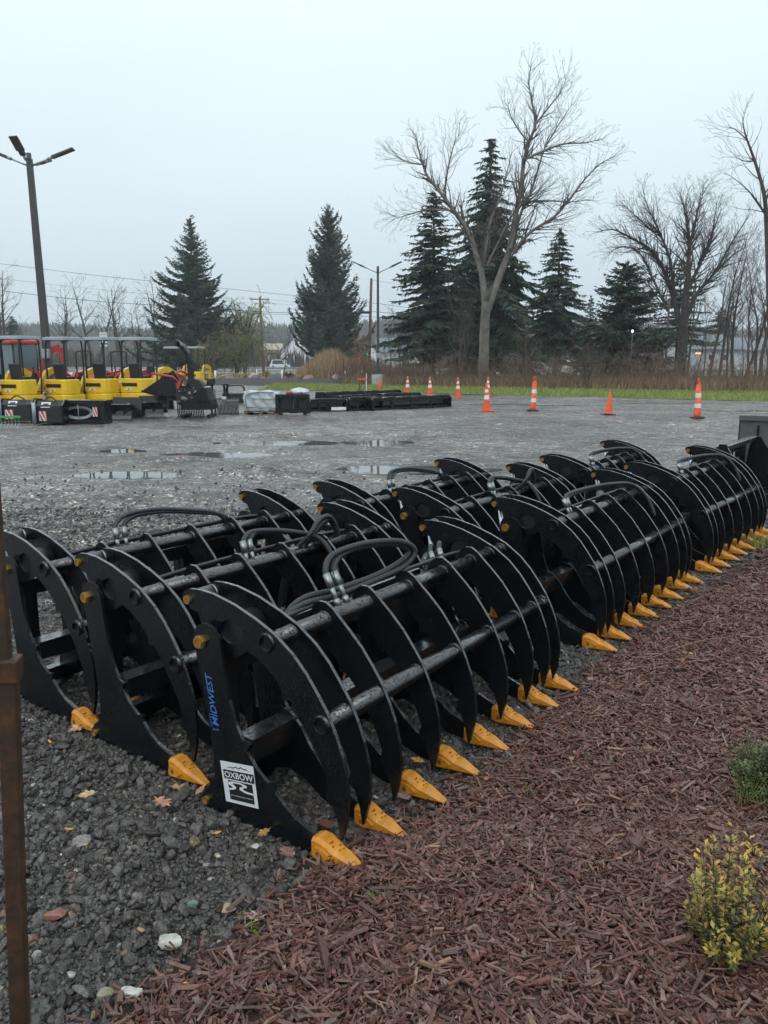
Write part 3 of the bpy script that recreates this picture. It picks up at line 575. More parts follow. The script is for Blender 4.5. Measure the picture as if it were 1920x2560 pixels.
def limbed_tree(name, label, d, limbs, conv, group=None, lev=2, bark=bark_g, twig=twig_m, sub=.34, step=.55, dz=1.0, gap=.55, mult=1, rmin=.008):
    """a tree whose main limbs follow the photographed ones; twigs grow from them"""
    big, tw = [], []; base = None
    for pts, r0, r1 in limbs:
        P = []; yo = rnd.uniform(-1, 1) * dz
        for i, q in enumerate(pts):
            px, py = conv(*q); dd = d + yo * i / max(1, len(pts) - 1) * 2.0; P.append(Vector((at(px, dd, py), dd, max(-.1, zt(py, dd)))))
        P = smooth_path(P, 5); n = len(P)
        if base is None: base = Vector((P[0].x, P[0].y, 0))
        for i in range(n - 1):
            t = i / (n - 1); t2 = (i + 1) / (n - 1); ra, rb = r0 + (r1 - r0) * t, r0 + (r1 - r0) * t2; big.append((P[i] - base, P[i + 1] - base, ra, rb))
            if ra < .16 and rnd.random() < .9:
                dr = (P[i + 1] - P[i]).normalized(); ax = dr.cross(rv()).normalized(); c = Matrix.Rotation(gap * rnd.uniform(.7, 1.6), 3, ax) @ dr
                [grow(tw, P[i] - base, Matrix.Rotation(rnd.uniform(0, 6.28), 3, dr) @ c, sub * 8 * rnd.uniform(.45, 1.1) * (1.15 - .7 * t), max(.014, ra * .42), lev, .06, .62, .14, step, 1.0, rmin) for q_ in range(mult)]
        e = (P[-1] - P[-2]).normalized()
        for k in range(2): grow(tw, P[-1] - base, (e + rv() * .25).normalized(), sub * 3.2, r1 * .8, lev, .04, .55, .13, step)
    t = thing(name, label, 'tree', base, 0, group); seg_mesh('trunk', big, bark, t); seg_mesh('crown', tw, twig, t); return t
c3 = lambda x, y: (900 + x / 2.37, 120 + y / 2.37); c4 = lambda x, y: (1480 + x / 2.95, 250 + y / 2.95)
limbed_tree('bare_tree', 'tallest bare tree, thick grey trunk forking in two, behind the orange cones', 51, [
    ([(728, 2015), (733, 1850), (738, 1650), (748, 1500)], .36, .27),
    ([(742, 1530), (722, 1350), (690, 1230), (640, 1080), (560, 970), (480, 860), (400, 760), (370, 680), (345, 590), (330, 520)], .21, .02),
    ([(752, 1560), (795, 1440), (850, 1290), (890, 1180), (920, 1000), (950, 850), (970, 680), (1000, 560), (1040, 450), (1020, 330), (1000, 200), (1012, 110)], .24, .018),
    ([(890, 1190), (960, 960), (1010, 860), (1060, 700), (1095, 590), (1130, 500)], .10, .02), ([(895, 1230), (1000, 1100), (1150, 1000), (1230, 910), (1330, 780), (1420, 690), (1500, 645)], .11, .015),
    ([(972, 660), (1090, 610), (1200, 570), (1340, 560), (1440, 535)], .09, .015), ([(945, 930), (1000, 910), (1120, 905), (1240, 912), (1350, 900)], .08, .015),
    ([(555, 962), (400, 960), (280, 990), (200, 1015)], .06, .012), ([(500, 880), (520, 720), (555, 580), (590, 510)], .06, .012), ([(375, 690), (290, 680), (215, 645)], .05, .012),
    ([(740, 1270), (770, 1050), (830, 880), (870, 740), (900, 610)], .10, .015), ([(750, 1290), (820, 1150), (890, 1010), (980, 900), (1060, 840)], .10, .015), ([(735, 1290), (740, 1150), (770, 1000)], .07, .02),
    ([(1040, 450), (1120, 350), (1190, 260), (1220, 180)], .06, .012), ([(1000, 560), (930, 470), (885, 380), (875, 310)], .06, .012), ([(1095, 590), (1180, 450), (1260, 330)], .05, .012)], c3, lev=3, sub=.30, step=.40, mult=2, rmin=.0055)
limbed_tree('bare_tree', 'broad bare tree with many stems fanning up from a dark trunk at the right', 62, [
    ([(650, 2050), (665, 1850), (672, 1700), (690, 1450), (710, 1300)], .42, .2), ([(710, 1300), (715, 1100), (705, 950), (680, 800), (650, 690)], .17, .015),
    ([(665, 1750), (610, 1500), (530, 1260), (430, 1110), (310, 1030), (170, 960), (70, 965)], .20, .015), ([(610, 1500), (580, 1200), (500, 980), (430, 830), (380, 690)], .14, .015), ([(715, 1100), (760, 900), (800, 740), (860, 620)], .11, .015),
    ([(705, 1400), (800, 1200), (880, 1000), (950, 820)], .15, .015), ([(665, 1720), (760, 1450), (900, 1280), (1050, 1020), (1150, 870)], .17, .015), ([(560, 1560), (440, 1300), (350, 1130), (230, 1080), (120, 1130)], .10, .015),
    ([(800, 1200), (860, 1090), (900, 900), (920, 760)], .10, .015), ([(500, 980), (440, 960), (330, 860), (240, 780)], .08, .012), ([(900, 1280), (1020, 1160), (1130, 1080)], .08, .012)], c4, lev=3, bark=bark_d, twig=twig_d, step=.42, mult=4, sub=.33, rmin=.0065)
limbed_tree('bare_tree', 'tall bare tree leaning in at the right edge of the view', 55, [
    ([(1330, 2060), (1310, 1500), (1292, 1000), (1270, 700), (1200, 450), (1130, 250), (1110, 130)], .24, .015), ([(1285, 850), (1180, 700), (1100, 620), (1020, 560)], .08, .012), ([(1200, 450), (1120, 450), (1060, 420)], .05, .012), ([(1150, 300), (1060, 220), (1000, 200)], .05, .012), ([(1290, 980), (1340, 700), (1400, 500)], .10, .015)], c4, lev=2, bark=bark_d)
def free_tree(px, d, py_top, label, r=.12, stems=1, lev=2, group=None, name='bare_tree', spread=.6, y0=None, up=.07):
    b = Vector((at(px, d), d, 0 if y0 is None else y0)); hh = zt(py_top, d) - b.z; big, tw = [], []
    for s in range(stems):
        p = Vector((0, 0, 0)); dr = Vector((rnd.gauss(0, .12), rnd.gauss(0, .08), 1)).normalized(); n = 12; L = hh * rnd.uniform(.8, .97) if stems > 1 else hh * .93
        for i in range(n):
            dr = (dr + rv() * .06 + Vector((0, 0, .08))).normalized(); q = p + dr * L / n; ra, rb = r * (1 - .9 * i / n), r * (1 - .9 * (i + 1) / n); big.append((p, q, ra, rb))
            if i > 2:
                for k in range(2):
                    ax = dr.cross(rv()).normalized(); c = Matrix.Rotation(spread * rnd.uniform(.7, 1.5), 3, ax) @ dr; grow(tw, q, c, hh * .30 * rnd.uniform(.6, 1.2) * (1.15 - .65 * i / n), rb * .5, lev, up, .6, .15, hh * .04, 1.0, max(.007, d * .00014))
            p = q
    t = thing(name, label, 'tree', b, 0, group); seg_mesh('trunk', big, bark_d, t); seg_mesh('crown', tw, twig_m, t); return t
GB = 'bare trees in the thicket at the right'
for px, d, pt, r, lb in ((1776, 58, 640, .14, 'slim dark bare tree just right of the broad fan-shaped tree'), (1838, 60, 600, .15, 'bare tree with straight trunk in front of the white siding building'), (1880, 57, 660, .11, 'leaning bare tree near the white lattice fence'), (1905, 63, 560, .16, 'dense bare tree at the far right edge, behind the leaning one'), (1740, 66, 760, .07, 'thin grey sapling in front of the lit yellow window'), (1655, 54, 770, .06, 'pair of pale bare stems left of the broad fan-shaped tree'), (1315, 50, 790, .08, 'crooked pale bare stem between the tall tree and the dark spruce')):
    free_tree(px, d, pt, lb, r, group=GB, lev=2)
for px, d, pt, r, lb in ((1135, 56, 660, .10, 'bare tree against the slim spruce left of the tallest tree'), (1150, 54, 720, .13, 'dark crooked bare tree touching the left side of the tallest trunk'), (1060, 58, 790, .05, 'thin bare stems under the slim spruce'), (1008, 60, 800, .05, 'bare sapling beside the tall twin lamp pole'), (1470, 45, 860, .07, 'small dark bare tree standing before the white parked car')):
    free_tree(px, d, pt, lb, r, group='bare trees near the tallest tree', stems=2, lev=2)
GM = 'thin bare trees in the background thicket'
for i, (px, d, pt) in enumerate(((975, 74, 800), (1000, 78, 770), (1030, 72, 790), (1100, 80, 760), (1170, 76, 770), (1250, 72, 800), (1285, 78, 760), (1330, 82, 780), (1440, 80, 800), (1500, 78, 770), (1610, 72, 740), (1640, 80, 700), (1715, 76, 700), (1760, 84, 690), (1800, 72, 700), (1822, 84, 680), (1860, 76, 640), (1895, 82, 660), (1930, 70, 600))):
    free_tree(px, d, pt, 'thin bare background tree among many alike in the thicket behind the brush', rnd.uniform(.06, .11), group=GM, lev=2, stems=1, spread=.5, up=.12)
for px, d, pt, r, lb in ((1722, 60, 600, .10, 'upright dark bare tree between the fan-shaped tree and the grey roof'), (1798, 57, 560, .12, 'tall upright bare tree before the grey roof, left of the straight trunked one'), (1822, 62, 620, .10, 'slender bare tree close left of the straight trunked one'), (1862, 59, 540, .13, 'tall bare tree between the two pale buildings'), (1892, 61, 600, .11, 'bare tree before the lattice fence, crossing the leaning one'), (1918, 56, 500, .14, 'tallest bare tree of the thicket, cut by the right edge')):
    free_tree(px, d, pt, lb, r, group=GB, lev=3, spread=.5, up=.10)
GL = 'bare trees beyond the yellow machines'
for px, d, pt, r, lb in ((10, 120, 665, .3, 'spreading bare tree at the left edge'), (-60, 125, 690, .3, 'bare tree partly cut by the left edge'), (165, 150, 712, .3, 'bare tree in the hazy row left of the road sign'), (235, 150, 690, .32, 'tallest bare tree in the hazy row, above the road sign'), (300, 150, 700, .32, 'bare tree in the hazy row right of the road sign'), (395, 130, 705, .25, 'bare tree half hidden behind the left spruce'), (345, 160, 735, .25, 'small bare tree in the gap beside the left spruce')):
    free_tree(px, d, pt, lb, r, group=GL, lev=2, stems=2, spread=.8)
free_tree(795, 130, 790, 'bare tree behind the white gabled house', .2, lev=2, stems=2)

def conifer(px, d, py_top, py_base, hw, label, droop=.35, gaps=.0, crown0=.12, dens=1.0, shade=1.0, shape=.85, upper=None, group=None, rise=0.0):
    """spruce: a trunk, whorls of arching limbs and hanging needle sprays; hw = half width in metres"""
    zb = min(0, zt(py_base, d)); hh = zt(py_top, d) - zb; t = thing('spruce_tree', label, 'tree', (at(px, d), d, zb), 0, group)
    sp = [Vector((0, 0, 0)), Vector((rnd.gauss(0, .05), 0, hh * .5)), Vector((0, 0, hh))]; tp = [.018 * hh, .011 * hh, .012]
    mb = MB(); mb.tube(sp, tp, 8); mb.build('trunk', bark_d, t)
    segs, Vs, Ts = [], [], []; z = hh * crown0
    def spray(p, dr, L, w):
        """a flat needle spray: a narrow kite of two triangles with a ragged side"""
        s = dr.cross(rv()).normalized() * w; m = p + dr * L * rnd.uniform(.3, .5); Vs.extend((p, m + s, p + dr * L, m - s)); c = shade * rnd.uniform(.55, 1.45); Ts.extend([(.036 * c, .062 * c, .040 * c)] * 4)
    while z < hh * .985:
        f = (z - hh * crown0) / (hh * (1 - crown0)); R = 1.42 * hw * max(.05, (1 - f) ** shape) * rnd.uniform(.82, 1.12)
        if upper and f > upper: R *= 1.0
        nb = int(rnd.choice((4, 5, 6)) * dens + .5); a0 = rnd.uniform(0, 6.28)
        for k in range(nb):
            if rnd.random() < gaps: continue
            a = a0 + 6.283 * k / nb + rnd.gauss(0, .2); out = Vector((math.cos(a), math.sin(a), 0)); L = R * rnd.uniform(.62, 1.12); n = max(4, int(L / .28)); p = Vector((0, 0, z + rnd.uniform(-.15, .15) * (1 + 3 * rise)))
            e0 = .55 - 1.0 * (1 - f) * droop * 2 + rise * .25
            for i in range(n):
                s = i / n; el = e0 * (1 - s) + (-.55 * droop * 2.2) * math.sin(s * 2.6) + (.55 + rise * 1.3) * max(0, s - .55 + rise * .2) + rise * .25; dr = (out * math.cos(el) + Vector((0, 0, math.sin(el))) + rv() * .05).normalized(); q = p + dr * (L / n)
                segs.append((p, q, max(.01, .045 * L / 3 * (1 - s)), .01)); sd = dr.cross(Vector((0, 0, 1))).normalized(); lat = L * .30 * (1 - s) ** .6 + .18
                for m in (-1, 1):
                    for kk in range(2):
                        b = p.lerp(q, rnd.random()); dd = (sd * m * rnd.uniform(.6, 1) + dr * rnd.uniform(.35, .9) + Vector((0, 0, -droop * rnd.uniform(.1, 1.1)))).normalized(); LL = lat * rnd.uniform(.45, 1.05)
                        spray(b, dd, LL, LL * .16 + .022)
                        if LL > .35:
                            for u in range(int(LL / .17)): spray(b + dd * LL * rnd.uniform(.15, .95), (dd * .6 + sd * rnd.uniform(-.7, .7) + Vector((0, 0, -droop * 1.6 * rnd.random()))).normalized(), rnd.uniform(.16, .36), rnd.uniform(.022, .05))
                for kk in range(2): spray(p.lerp(q, rnd.random()), (dr * .5 + rv() * .25 + Vector((0, 0, -1.1 * droop - .12))).normalized(), rnd.uniform(.2, .5) * (.6 + droop), rnd.uniform(.025, .05))
                p = q
            spray(p, dr, .35, .06)
        z += rnd.uniform(.28, .46) * max(.62, hh / 20)
    for k in range(10): spray(Vector((0, 0, hh * .97)), (rv() * .35 + Vector((0, 0, 1))).normalized(), .45, .06)
    seg_mesh('limbs', segs, bark_d, t); n = len(Vs) // 4; npmesh('needles', np.array([v[:] for v in Vs]), np.arange(n * 4).reshape(n, 4), needle, k=4, tint=np.array(Ts), parent=t)
    return t
conifer(490, 105, 543, 925, 6.0, 'broad dark spruce, widest, standing left of the wooden utility pole', .30, .10, .06, 1.15, 1.1, .95, rise=.75)
conifer(826, 105, 522, 915, 4.7, 'dark spruce with ragged upswept limbs, behind the tan reeds', .24, .10, .08, 1.1, 1.1, .62, rise=1.0)
conifer(1080, 58, 478, 965, 3.4, 'slim spruce with tiered limbs, left of the tallest bare tree', .26, .22, .20, .9, 1.0, .78)
conifer(1216, 62, 345, 955, 5.2, 'tall narrow spruce seen through the fork of the tallest bare tree', .42, .20, .14, .95, .95, .95)
conifer(1388, 66, 570, 945, 3.0, 'conical spruce in the middle, before the lit yellow sign', .34, .20, .24, 1.0, .95, .85)
conifer(1556, 56, 658, 955, 3.3, 'bushy low spruce with limbs down to the brush, left of the broad bare tree', .30, .10, .05, 1.15, .95, .6, rise=.5)
conifer(1690, 75, 650, 930, 2.6, 'thin open pine behind the stems of the broad bare tree', .2, .35, .3, .8, 1.0, .6)
conifer(1795, 120, 770, 915, 4.0, 'far spruce behind the thicket, above the grey roof', .3, .12, .1, 1.0, 1.1, .8)
conifer(1470, 100, 740, 915, 1.6, 'small thin spruce between the conical one and the bushy one', .35, .25, .15, .8, 1.1, .85)
conifer(38, 150, 790, 905, 3.0, 'small distant spruce above the red cab tractor', .3, .1, .1, 1.0, 1.2, .8)

def leafy(name, label, cat, loc, rx, rz, n, L, cols, droop=.2, stem=True, grp=None, inner=.3, trunk=.02, mtl=None):
    """a shrub: fine stems and many separate leaves through an uneven crown"""
    t = thing(name, label, cat, loc, 0, grp); Vs, Ts, segs = [], [], []; tips = []
    for k in range(max(8, n // 70)):
        a = rnd.uniform(0, 6.28); q = Vector((math.cos(a) * rx * rnd.uniform(.2, 1), math.sin(a) * rx * rnd.uniform(.2, 1), rz * 2 * rnd.uniform(.45, 1.0))); s = math.hypot(q.x, q.y) / rx; q.z *= 1 - .35 * s * s
        p = Vector((q.x * .1, q.y * .1, 0)); m = p.lerp(q, .5) + Vector((0, 0, rz * .25)); segs += [(p, m, trunk * .5, trunk * .35), (m, q, trunk * .35, trunk * .15)]; tips.append((p, m, q))
    for i in range(n):
        p, m, q = rnd.choice(tips); s = inner + (1 - inner) * rnd.random() ** .7; c = (p.lerp(m, s * 2) if s < .5 else m.lerp(q, s * 2 - 1)) + rv() * (rx * .09); c.z = max(.01, c.z)
        dr = (rv() * .8 + (q - p).normalized() * .8 + Vector((0, 0, -droop * 2))).normalized(); sd = dr.cross(rv()).normalized(); l = L * rnd.uniform(.6, 1.3); w = l * .26; nn = dr.cross(sd) * l * .12
        Vs.extend((c, c + dr * l * .5 + sd * w + nn, c + dr * l, c + dr * l * .5 - sd * w + nn)); col = rnd.choice(cols); b = rnd.uniform(.6, 1.35); Ts.extend([(col[0] * b, col[1] * b, col[2] * b)] * 4)
    seg_mesh('stems', segs, bark_d, t); npmesh('leaves', np.array([v[:] for v in Vs]), np.arange(len(Vs)).reshape(-1, 4), mtl or leaf_m, k=4, tint=np.array(Ts), parent=t)
    return t
wl = [(.26, .27, .06), (.22, .25, .07), (.30, .27, .09)]; gl = [(.14, .16, .035), (.10, .13, .03), (.18, .17, .05)]
# weeping willow and the scrub below it
def willow(px, d, py_top, hw, label, n, cols):
    b = Vector((at(px, d), d, 0)); hh = zt(py_top, d); t = thing('willow_tree', label, 'tree', b); big, tw, Vs, Ts = [], [], [], []
    for k in range(11):
        a = rnd.uniform(0, 6.28); e = Vector((math.cos(a) * hw * rnd.uniform(.3, .9), math.sin(a) * hw * rnd.uniform(.3, .9), hh * rnd.uniform(.72, 1))); pts = smooth_path([Vector((0, 0, 0)), Vector((e.x * .15, e.y * .15, hh * .35)), Vector((e.x * .6, e.y * .6, hh * .72)), e], 4)
        for i in range(len(pts) - 1): big.append((pts[i], pts[i + 1], .22 * (1 - .9 * i / len(pts)), .22 * (1 - .9 * (i + 1) / len(pts))))
        for j in range(n):
            i = rnd.randrange(len(pts) // 2, len(pts)); p = pts[i].copy(); dr = (rv() + Vector((0, 0, .3))).normalized()
            for s in range(7):
                dr = (dr + Vector((0, 0, -.28)) + rv() * .12).normalized(); q = p + dr * hw * .1; tw.append((p, q, .014, .010))
                for w in range(3):
                    c = p.lerp(q, rnd.random()); l = rnd.uniform(.18, .34); dd = (Vector((0, 0, -1)) + rv() * .45).normalized(); sd = dd.cross(rv()).normalized() * l * .13; Vs.extend((c, c + dd * l * .5 + sd, c + dd * l, c + dd * l * .5 - sd)); col = rnd.choice(cols); bb = rnd.uniform(.7, 1.3); Ts.extend([(col[0] * bb, col[1] * bb, col[2] * bb)] * 4)
                p = q
    seg_mesh('trunk', big, bark_d, t); seg_mesh('twigs', tw, twig_m, t); npmesh('leaves', np.array([v[:] for v in Vs]), np.arange(len(Vs)).reshape(-1, 4), leaf_m, k=4, tint=np.array(Ts), parent=t)
willow(612, 112, 755, 4.3, 'pale yellow green willow behind the wooden utility pole', 26, wl)
willow(592, 100, 832, 4.2, 'rounded yellow green shrub in front of the broad spruce', 40, gl)
willow(535, 98, 860, 2.6, 'small yellowish shrub left of the rounded green shrub', 30, [(.19, .17, .06), (.15, .15, .05)])

# grass verge, brush, reeds, far wood, hills
def strip(name, y0, y1, x0, x1, z, m, kind='structure', wob=0.0, nx=60):
    mb = MB(); vs = []
    for i in range(nx + 1):
        x = x0 + (x1 - x0) * i / nx
        for y, s in ((y0, 1), (y1, -1)): vs.append((x, y + wob * s * (float(vnoise(np.array([x * .7]), np.array([y]))[0]) - .5), z if not callable(z) else z(x, y)))
    mb.add(vs, [(2 * i, 2 * i + 2, 2 * i + 3, 2 * i + 1) for i in range(nx)], 0, True); return tag(mb.build(name, m), kind=kind)
def vy(x): return 34.0 + (15.5 - x) * .62 if x < 15.5 else 34.0 + (x - 15.5) * -.25      # near edge of the verge
vert_m = mat('verge_soil', (.12, .16, .03), .8, var=.3, vs=2, bump=.5, bs=20)
mb = MB(); vs = []; xs = np.linspace(-7.5, 60, 90)
for x in xs:
    a = vy(x); vs += [(x, a, .004), (x, a + .5, .10), (x, a + 3.0, .16), (x, a + 9, .05), (x, a + 26, -.0)]
mb.add(vs, [(5 * i + k, 5 * i + 5 + k, 5 * i + 6 + k, 5 * i + 1 + k) for i in range(len(xs) - 1) for k in range(4)], 0, True); tag(mb.build('grass_verge', vert_m), kind='structure')
def blades(name, P, hgt, w, cols, m, lean=.35, kind='stuff', parent=None, z=None):
    n = len(P); h = np.asarray(hgt) * rng.uniform(.5, 1.3, n); a = rng.uniform(0, 6.283, n); ln = np.abs(rng.normal(0, lean, n)); b = rng.uniform(0, 6.283, n); wv = np.stack([np.cos(a), np.sin(a), 0 * a], -1) * (w * .5); dl = np.stack([np.cos(b), np.sin(b), 0 * b], -1) * (h * ln)[:, None]
    base = np.stack([P[:, 0], P[:, 1], P[:, 2] if P.shape[1] > 2 else 0 * a], -1); up = np.stack([0 * h, 0 * h, h], -1)
    V = np.stack([base - wv, base + wv, base + up * .55 + dl * .3 + wv * .8, base + up + dl, base + up * .55 + dl * .3 - wv * .8], 1).reshape(-1, 3); Fc = np.arange(n * 5).reshape(n, 5)
    c = np.array(cols)[rng.integers(0, len(cols), n)] * rng.uniform(.65, 1.35, (n, 1)); o = npmesh(name, V, Fc, m, k=5, tint=np.repeat(c, 5, 0), parent=parent)
    return tag(o, kind=kind) if kind else o
n = 26000; x = rng.uniform(-7, 34, n); yo = rng.random(n) ** 1.6 * 9; P = np.stack([x, np.array([vy(a) for a in x]) + yo + rng.normal(0, .12, n), np.interp(yo, [0, .5, 3, 9], [.0, .09, .14, .04])], -1)
blades('verge_grass', P, .17, .022, [(.20, .27, .04), (.15, .22, .04), (.26, .29, .06), (.30, .26, .10)], leaf_m)
# brush: a low thicket of bare twigs and dead grass between the verge and the road
segs = []
for i in range(2600):
    x = rnd.uniform(-3.5, 36); y = vy(x) + rnd.uniform(6.5, 22) ; 
    if x < 0: y = rnd.uniform(58, 68)
    p = Vector((x, y, 0)); hgt = rnd.uniform(.6, 1.9) * (1 if rnd.random() < .85 else 1.7); dr = Vector((rnd.gauss(0, .35), rnd.gauss(0, .3), 1)).normalized(); n = 4
    for k in range(n):
        q = p + dr * hgt / n; segs.append((p, q, .012 * (1 - .2 * k), .012 * (1 - .2 * (k + 1))))
        for s in range(2):
            dd = (dr + rv() * .55).normalized(); e = q + dd * hgt * rnd.uniform(.15, .4); segs.append((q, e, .007, .004)); segs.append((q.lerp(e, .6), q.lerp(e, .6) + (dd + rv() * .6).normalized() * hgt * .2, .005, .003))
        p = q; dr = (dr + rv() * .18).normalized()
brush_m = mat('brush_twigs', (.15, .098, .072), .85, var=.3, vs=1); tag(seg_mesh('brush', segs, brush_m), kind='stuff')
n = 30000; x = rng.uniform(-3, 36, n); P = np.stack([x, np.array([vy(a) for a in x]) + rng.uniform(7.5, 24, n)], -1); P[x < 0, 1] = rng.uniform(57, 68, (x < 0).sum())
blades('dead_grass', P, .68, .03, [(.27, .185, .115), (.21, .145, .095), (.32, .22, .13), (.15, .105, .075)], dry_m, .35)
# reeds: tall tan stalks with plumes
n = 16000; px = rng.normal(865, 70, n); px = px[(px > 742) & (px < 1060)]; n = len(px); d = rng.uniform(76, 96, n); env = np.interp(px, [742, 800, 860, 930, 1000, 1060], [.4, .9, 1, .8, .5, .3]); P = np.stack([(px - 960) / F * d, d], -1)
o = blades('reeds', P, 1.9 * env * (.55 + .9 * vnoise(P[:, 0] * .55, P[:, 1] * .12)), .045, [(.34, .23, .12), (.28, .18, .10), (.40, .29, .17), (.22, .15, .09)], dry_m, .16)
n = 5000; px = rng.uniform(440, 800, n); d = rng.uniform(82, 98, n); blades('roadside_grass', np.stack([(px - 960) / F * d, d], -1), .38, .05, [(.26, .22, .09), (.30, .21, .11), (.17, .19, .05), (.32, .27, .13)], dry_m, .35)
# hills far off, with a wood on them
hill_m = mat('far_hillside', (.060, .058, .052), .9, var=.3, vs=.02)
def hz_(x): return 21 + 5 * math.sin(x * .006 + 1.2) + 3 * math.sin(x * .017 + .4) + 1.5 * math.sin(x * .041)
mb = MB(); vs = []; xs = np.linspace(-700, 700, 141)
for x in xs: vs += [(x, 480, -1), (x, 560, hz_(x) * .55), (x, 640, hz_(x)), (x, 720, hz_(x) * 1.02), (x, 790, -.5)]
mb.add(vs, [(5 * i + k, 5 * i + 5 + k, 5 * i + 6 + k, 5 * i + 1 + k) for i in range(140) for k in range(4)], 0, True); tag(mb.build('hill', hill_m), kind='structure')
n = 26000; x = rng.uniform(-420, 420, n); y = rng.uniform(485, 690, n); z = np.array([np.interp(b, [480, 560, 640, 720], [-1, hz_(a) * .55, hz_(a), hz_(a)]) for a, b in zip(x, y)])
blades('far_wood', np.stack([x, y, z - .5], -1), 8.5, 2.2, [(.070, .060, .052), (.085, .07, .06), (.05, .05, .045), (.04, .05, .042)], dry_m, .22)
n = 5200; x = rng.uniform(-120, 150, n); d = rng.uniform(190, 240, n); blades('far_hedgerow', np.stack([x, d], -1), 4.2, .55, [(.075, .062, .055), (.09, .075, .06), (.05, .055, .04)], dry_m, .4)

# boxwood shrubs and a grass tuft in the mulch
def boxwood(loc, nsh, hgt, spread, leafL, tips, label, z0=.02):
    """upright shoots from the base, small oval leaves in pairs along each, the tips paler"""
    t = thing('boxwood_shrub', label, 'shrub', loc); Vs, Ts, segs = [], [], []
    for k in range(nsh):
        a = rnd.uniform(0, 6.28); s = math.sqrt(rnd.random()); h = hgt * rnd.uniform(.4, 1.0) ** 1.3 * (1 - .35 * s); e = Vector((math.cos(a) * spread * s, math.sin(a) * spread * s, h)); m = Vector((e.x * .65, e.y * .65, h * .42)); b = Vector((e.x * .12, e.y * .12, 0))
        P = smooth_path([b, m, e + Vector((rnd.gauss(0, .01), rnd.gauss(0, .01), 0))], 7); n = len(P)
        for i in range(n - 1):
            segs.append((P[i], P[i + 1], .0022 * (1 - .7 * i / n), .0022 * (1 - .7 * (i + 1) / n)))
            for q in range(4):
                f = (i + rnd.random()) / n
                if f < .10: continue
                c = P[i].lerp(P[i + 1], rnd.random()); d = (P[i + 1] - P[i]).normalized(); o = rv(); o = (o - d * o.dot(d)).normalized(); dr = (d * .65 + o).normalized(); sd = dr.cross(d).normalized(); l = leafL * rnd.uniform(.6, 1.2); w = l * .27; up = d * l * .10
                c = c + o * .004 + rv() * .003; Vs += [c, c + dr * l * .45 + sd * w + up, c + dr * l, c + dr * l * .45 - sd * w + up]; col = rnd.choice(tips[0] if f > rnd.uniform(.45, .95) else tips[1]); bb = rnd.uniform(.6, 1.3); Ts += [(col[0] * bb, col[1] * bb, col[2] * bb)] * 4
    seg_mesh('stems', segs, bark_d, t); npmesh('leaves', np.array([v[:] for v in Vs]), np.arange(len(Vs)).reshape(-1, 4), leaf_m, k=4, tint=np.array(Ts), parent=t)
yt = ([(.46, .31, .04), (.36, .27, .05), (.40, .20, .05), (.30, .26, .06)], [(.14, .13, .03), (.09, .10, .03), (.06, .085, .028), (.18, .15, .04)]); dt = ([(.09, .12, .035), (.12, .14, .04)], [(.045, .07, .024), (.06, .085, .028), (.032, .052, .02)])
p = gp(1818, 2400); boxwood((p.x, p.y, .01), 80, .42, .135, .019, yt, 'sparse yellowing boxwood shrub in the mulch at the lower right'); p = gp(1935, 2000); boxwood((p.x, p.y, .01), 240, .27, .17, .014, dt, 'dense dark green boxwood shrub at the right edge above the yellowing one')
def tuft(px, py, n, hgt, spread, label, w=.004):
    p = gp(px, py); P = np.stack([rng.normal(0, spread, n), rng.normal(0, spread, n)], -1); o = blades('grass_tuft', P, hgt, w, [(.16, .22, .04), (.20, .25, .06), (.28, .26, .10)], leaf_m, .75, kind=None)
    o.location = (p.x, p.y, .015); tag(o, label, 'grass tuft', 'grass tufts on the mulch edge')
tuft(1880, 2020, 90, .10, .035, 'long bladed grass tuft under the dark green boxwood'); tuft(1890, 1368, 160, .10, .09, 'bright grass tuft by the farthest yellow teeth', .006); tuft(1330, 2000, 14, .05, .012, 'tiny green weed on the open mulch'); tuft(955, 2265, 10, .06, .012, 'thin grass wisp near the nearest yellow tooth'); tuft(625, 2330, 12, .05, .015, 'green sprig where mulch meets gravel')
# ------------------------------------------------------------------ road, far bed, rails, poles, wires
road_m = mat('sheen_pale_road', (.52, .53, .54), .25, var=.2, vs=1.5, rvar=.1, bump=.2, bs=60)  # wet sky reflection is put into this pale base colour
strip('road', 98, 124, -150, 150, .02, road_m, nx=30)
mb = MB()
for y in (99.2, 122.6, 110.8, 111.2):
    for i in range(40): x = -150 + i * 7.5; mb.sheet([(x, y, .026), (x + 7.5, y, .026), (x + 7.5, y + .13, .026), (x, y + .13, .026)], 1 if 105 < y < 115 else 0)
tag(mb.build('lane_marking', [mat('lane_white', (.6, .6, .6), .5), mat('lane_yellow', (.55, .38, .05), .5)]), kind='structure')
strip('far_verge', 124, 150, -150, 150, .01, mat('far_verge_grass', (.085, .085, .035), .85, var=.4, vs=.5), nx=20)
bed2 = mat('dark_bark_bed', (.022, .017, .016), .75, var=.5, vs=8, bump=1, bs=14, bdist=.05)
mb = MB(); vs = []; nx = 60
for i in range(nx + 1):
    px = 380 + 540 * i / nx; a = np.interp(px, [380, 520, 700, 860, 920], [60, 57.5, 55.5, 58, 63]); b = np.interp(px, [380, 520, 700, 860, 920], [66, 74, 76, 72, 65])
    for s in range(6): y = a + (b - a) * s / 5; hgt = .32 * math.sin(math.pi * s / 5) * math.sin(math.pi * (i + .5) / (nx + 1)) ** .5 + .02; vs.append(((px - 960) / F * y, y, hgt * (.8 + .4 * float(vnoise(np.array([px * .05]), np.array([s * 1.3]))[0]))))
mb.add(vs, [(6 * i + k, 6 * i + 6 + k, 6 * i + 7 + k, 6 * i + 1 + k) for i in range(nx) for k in range(5)], 0, True); tag(mb.build('bark_bed', bed2), kind='structure')
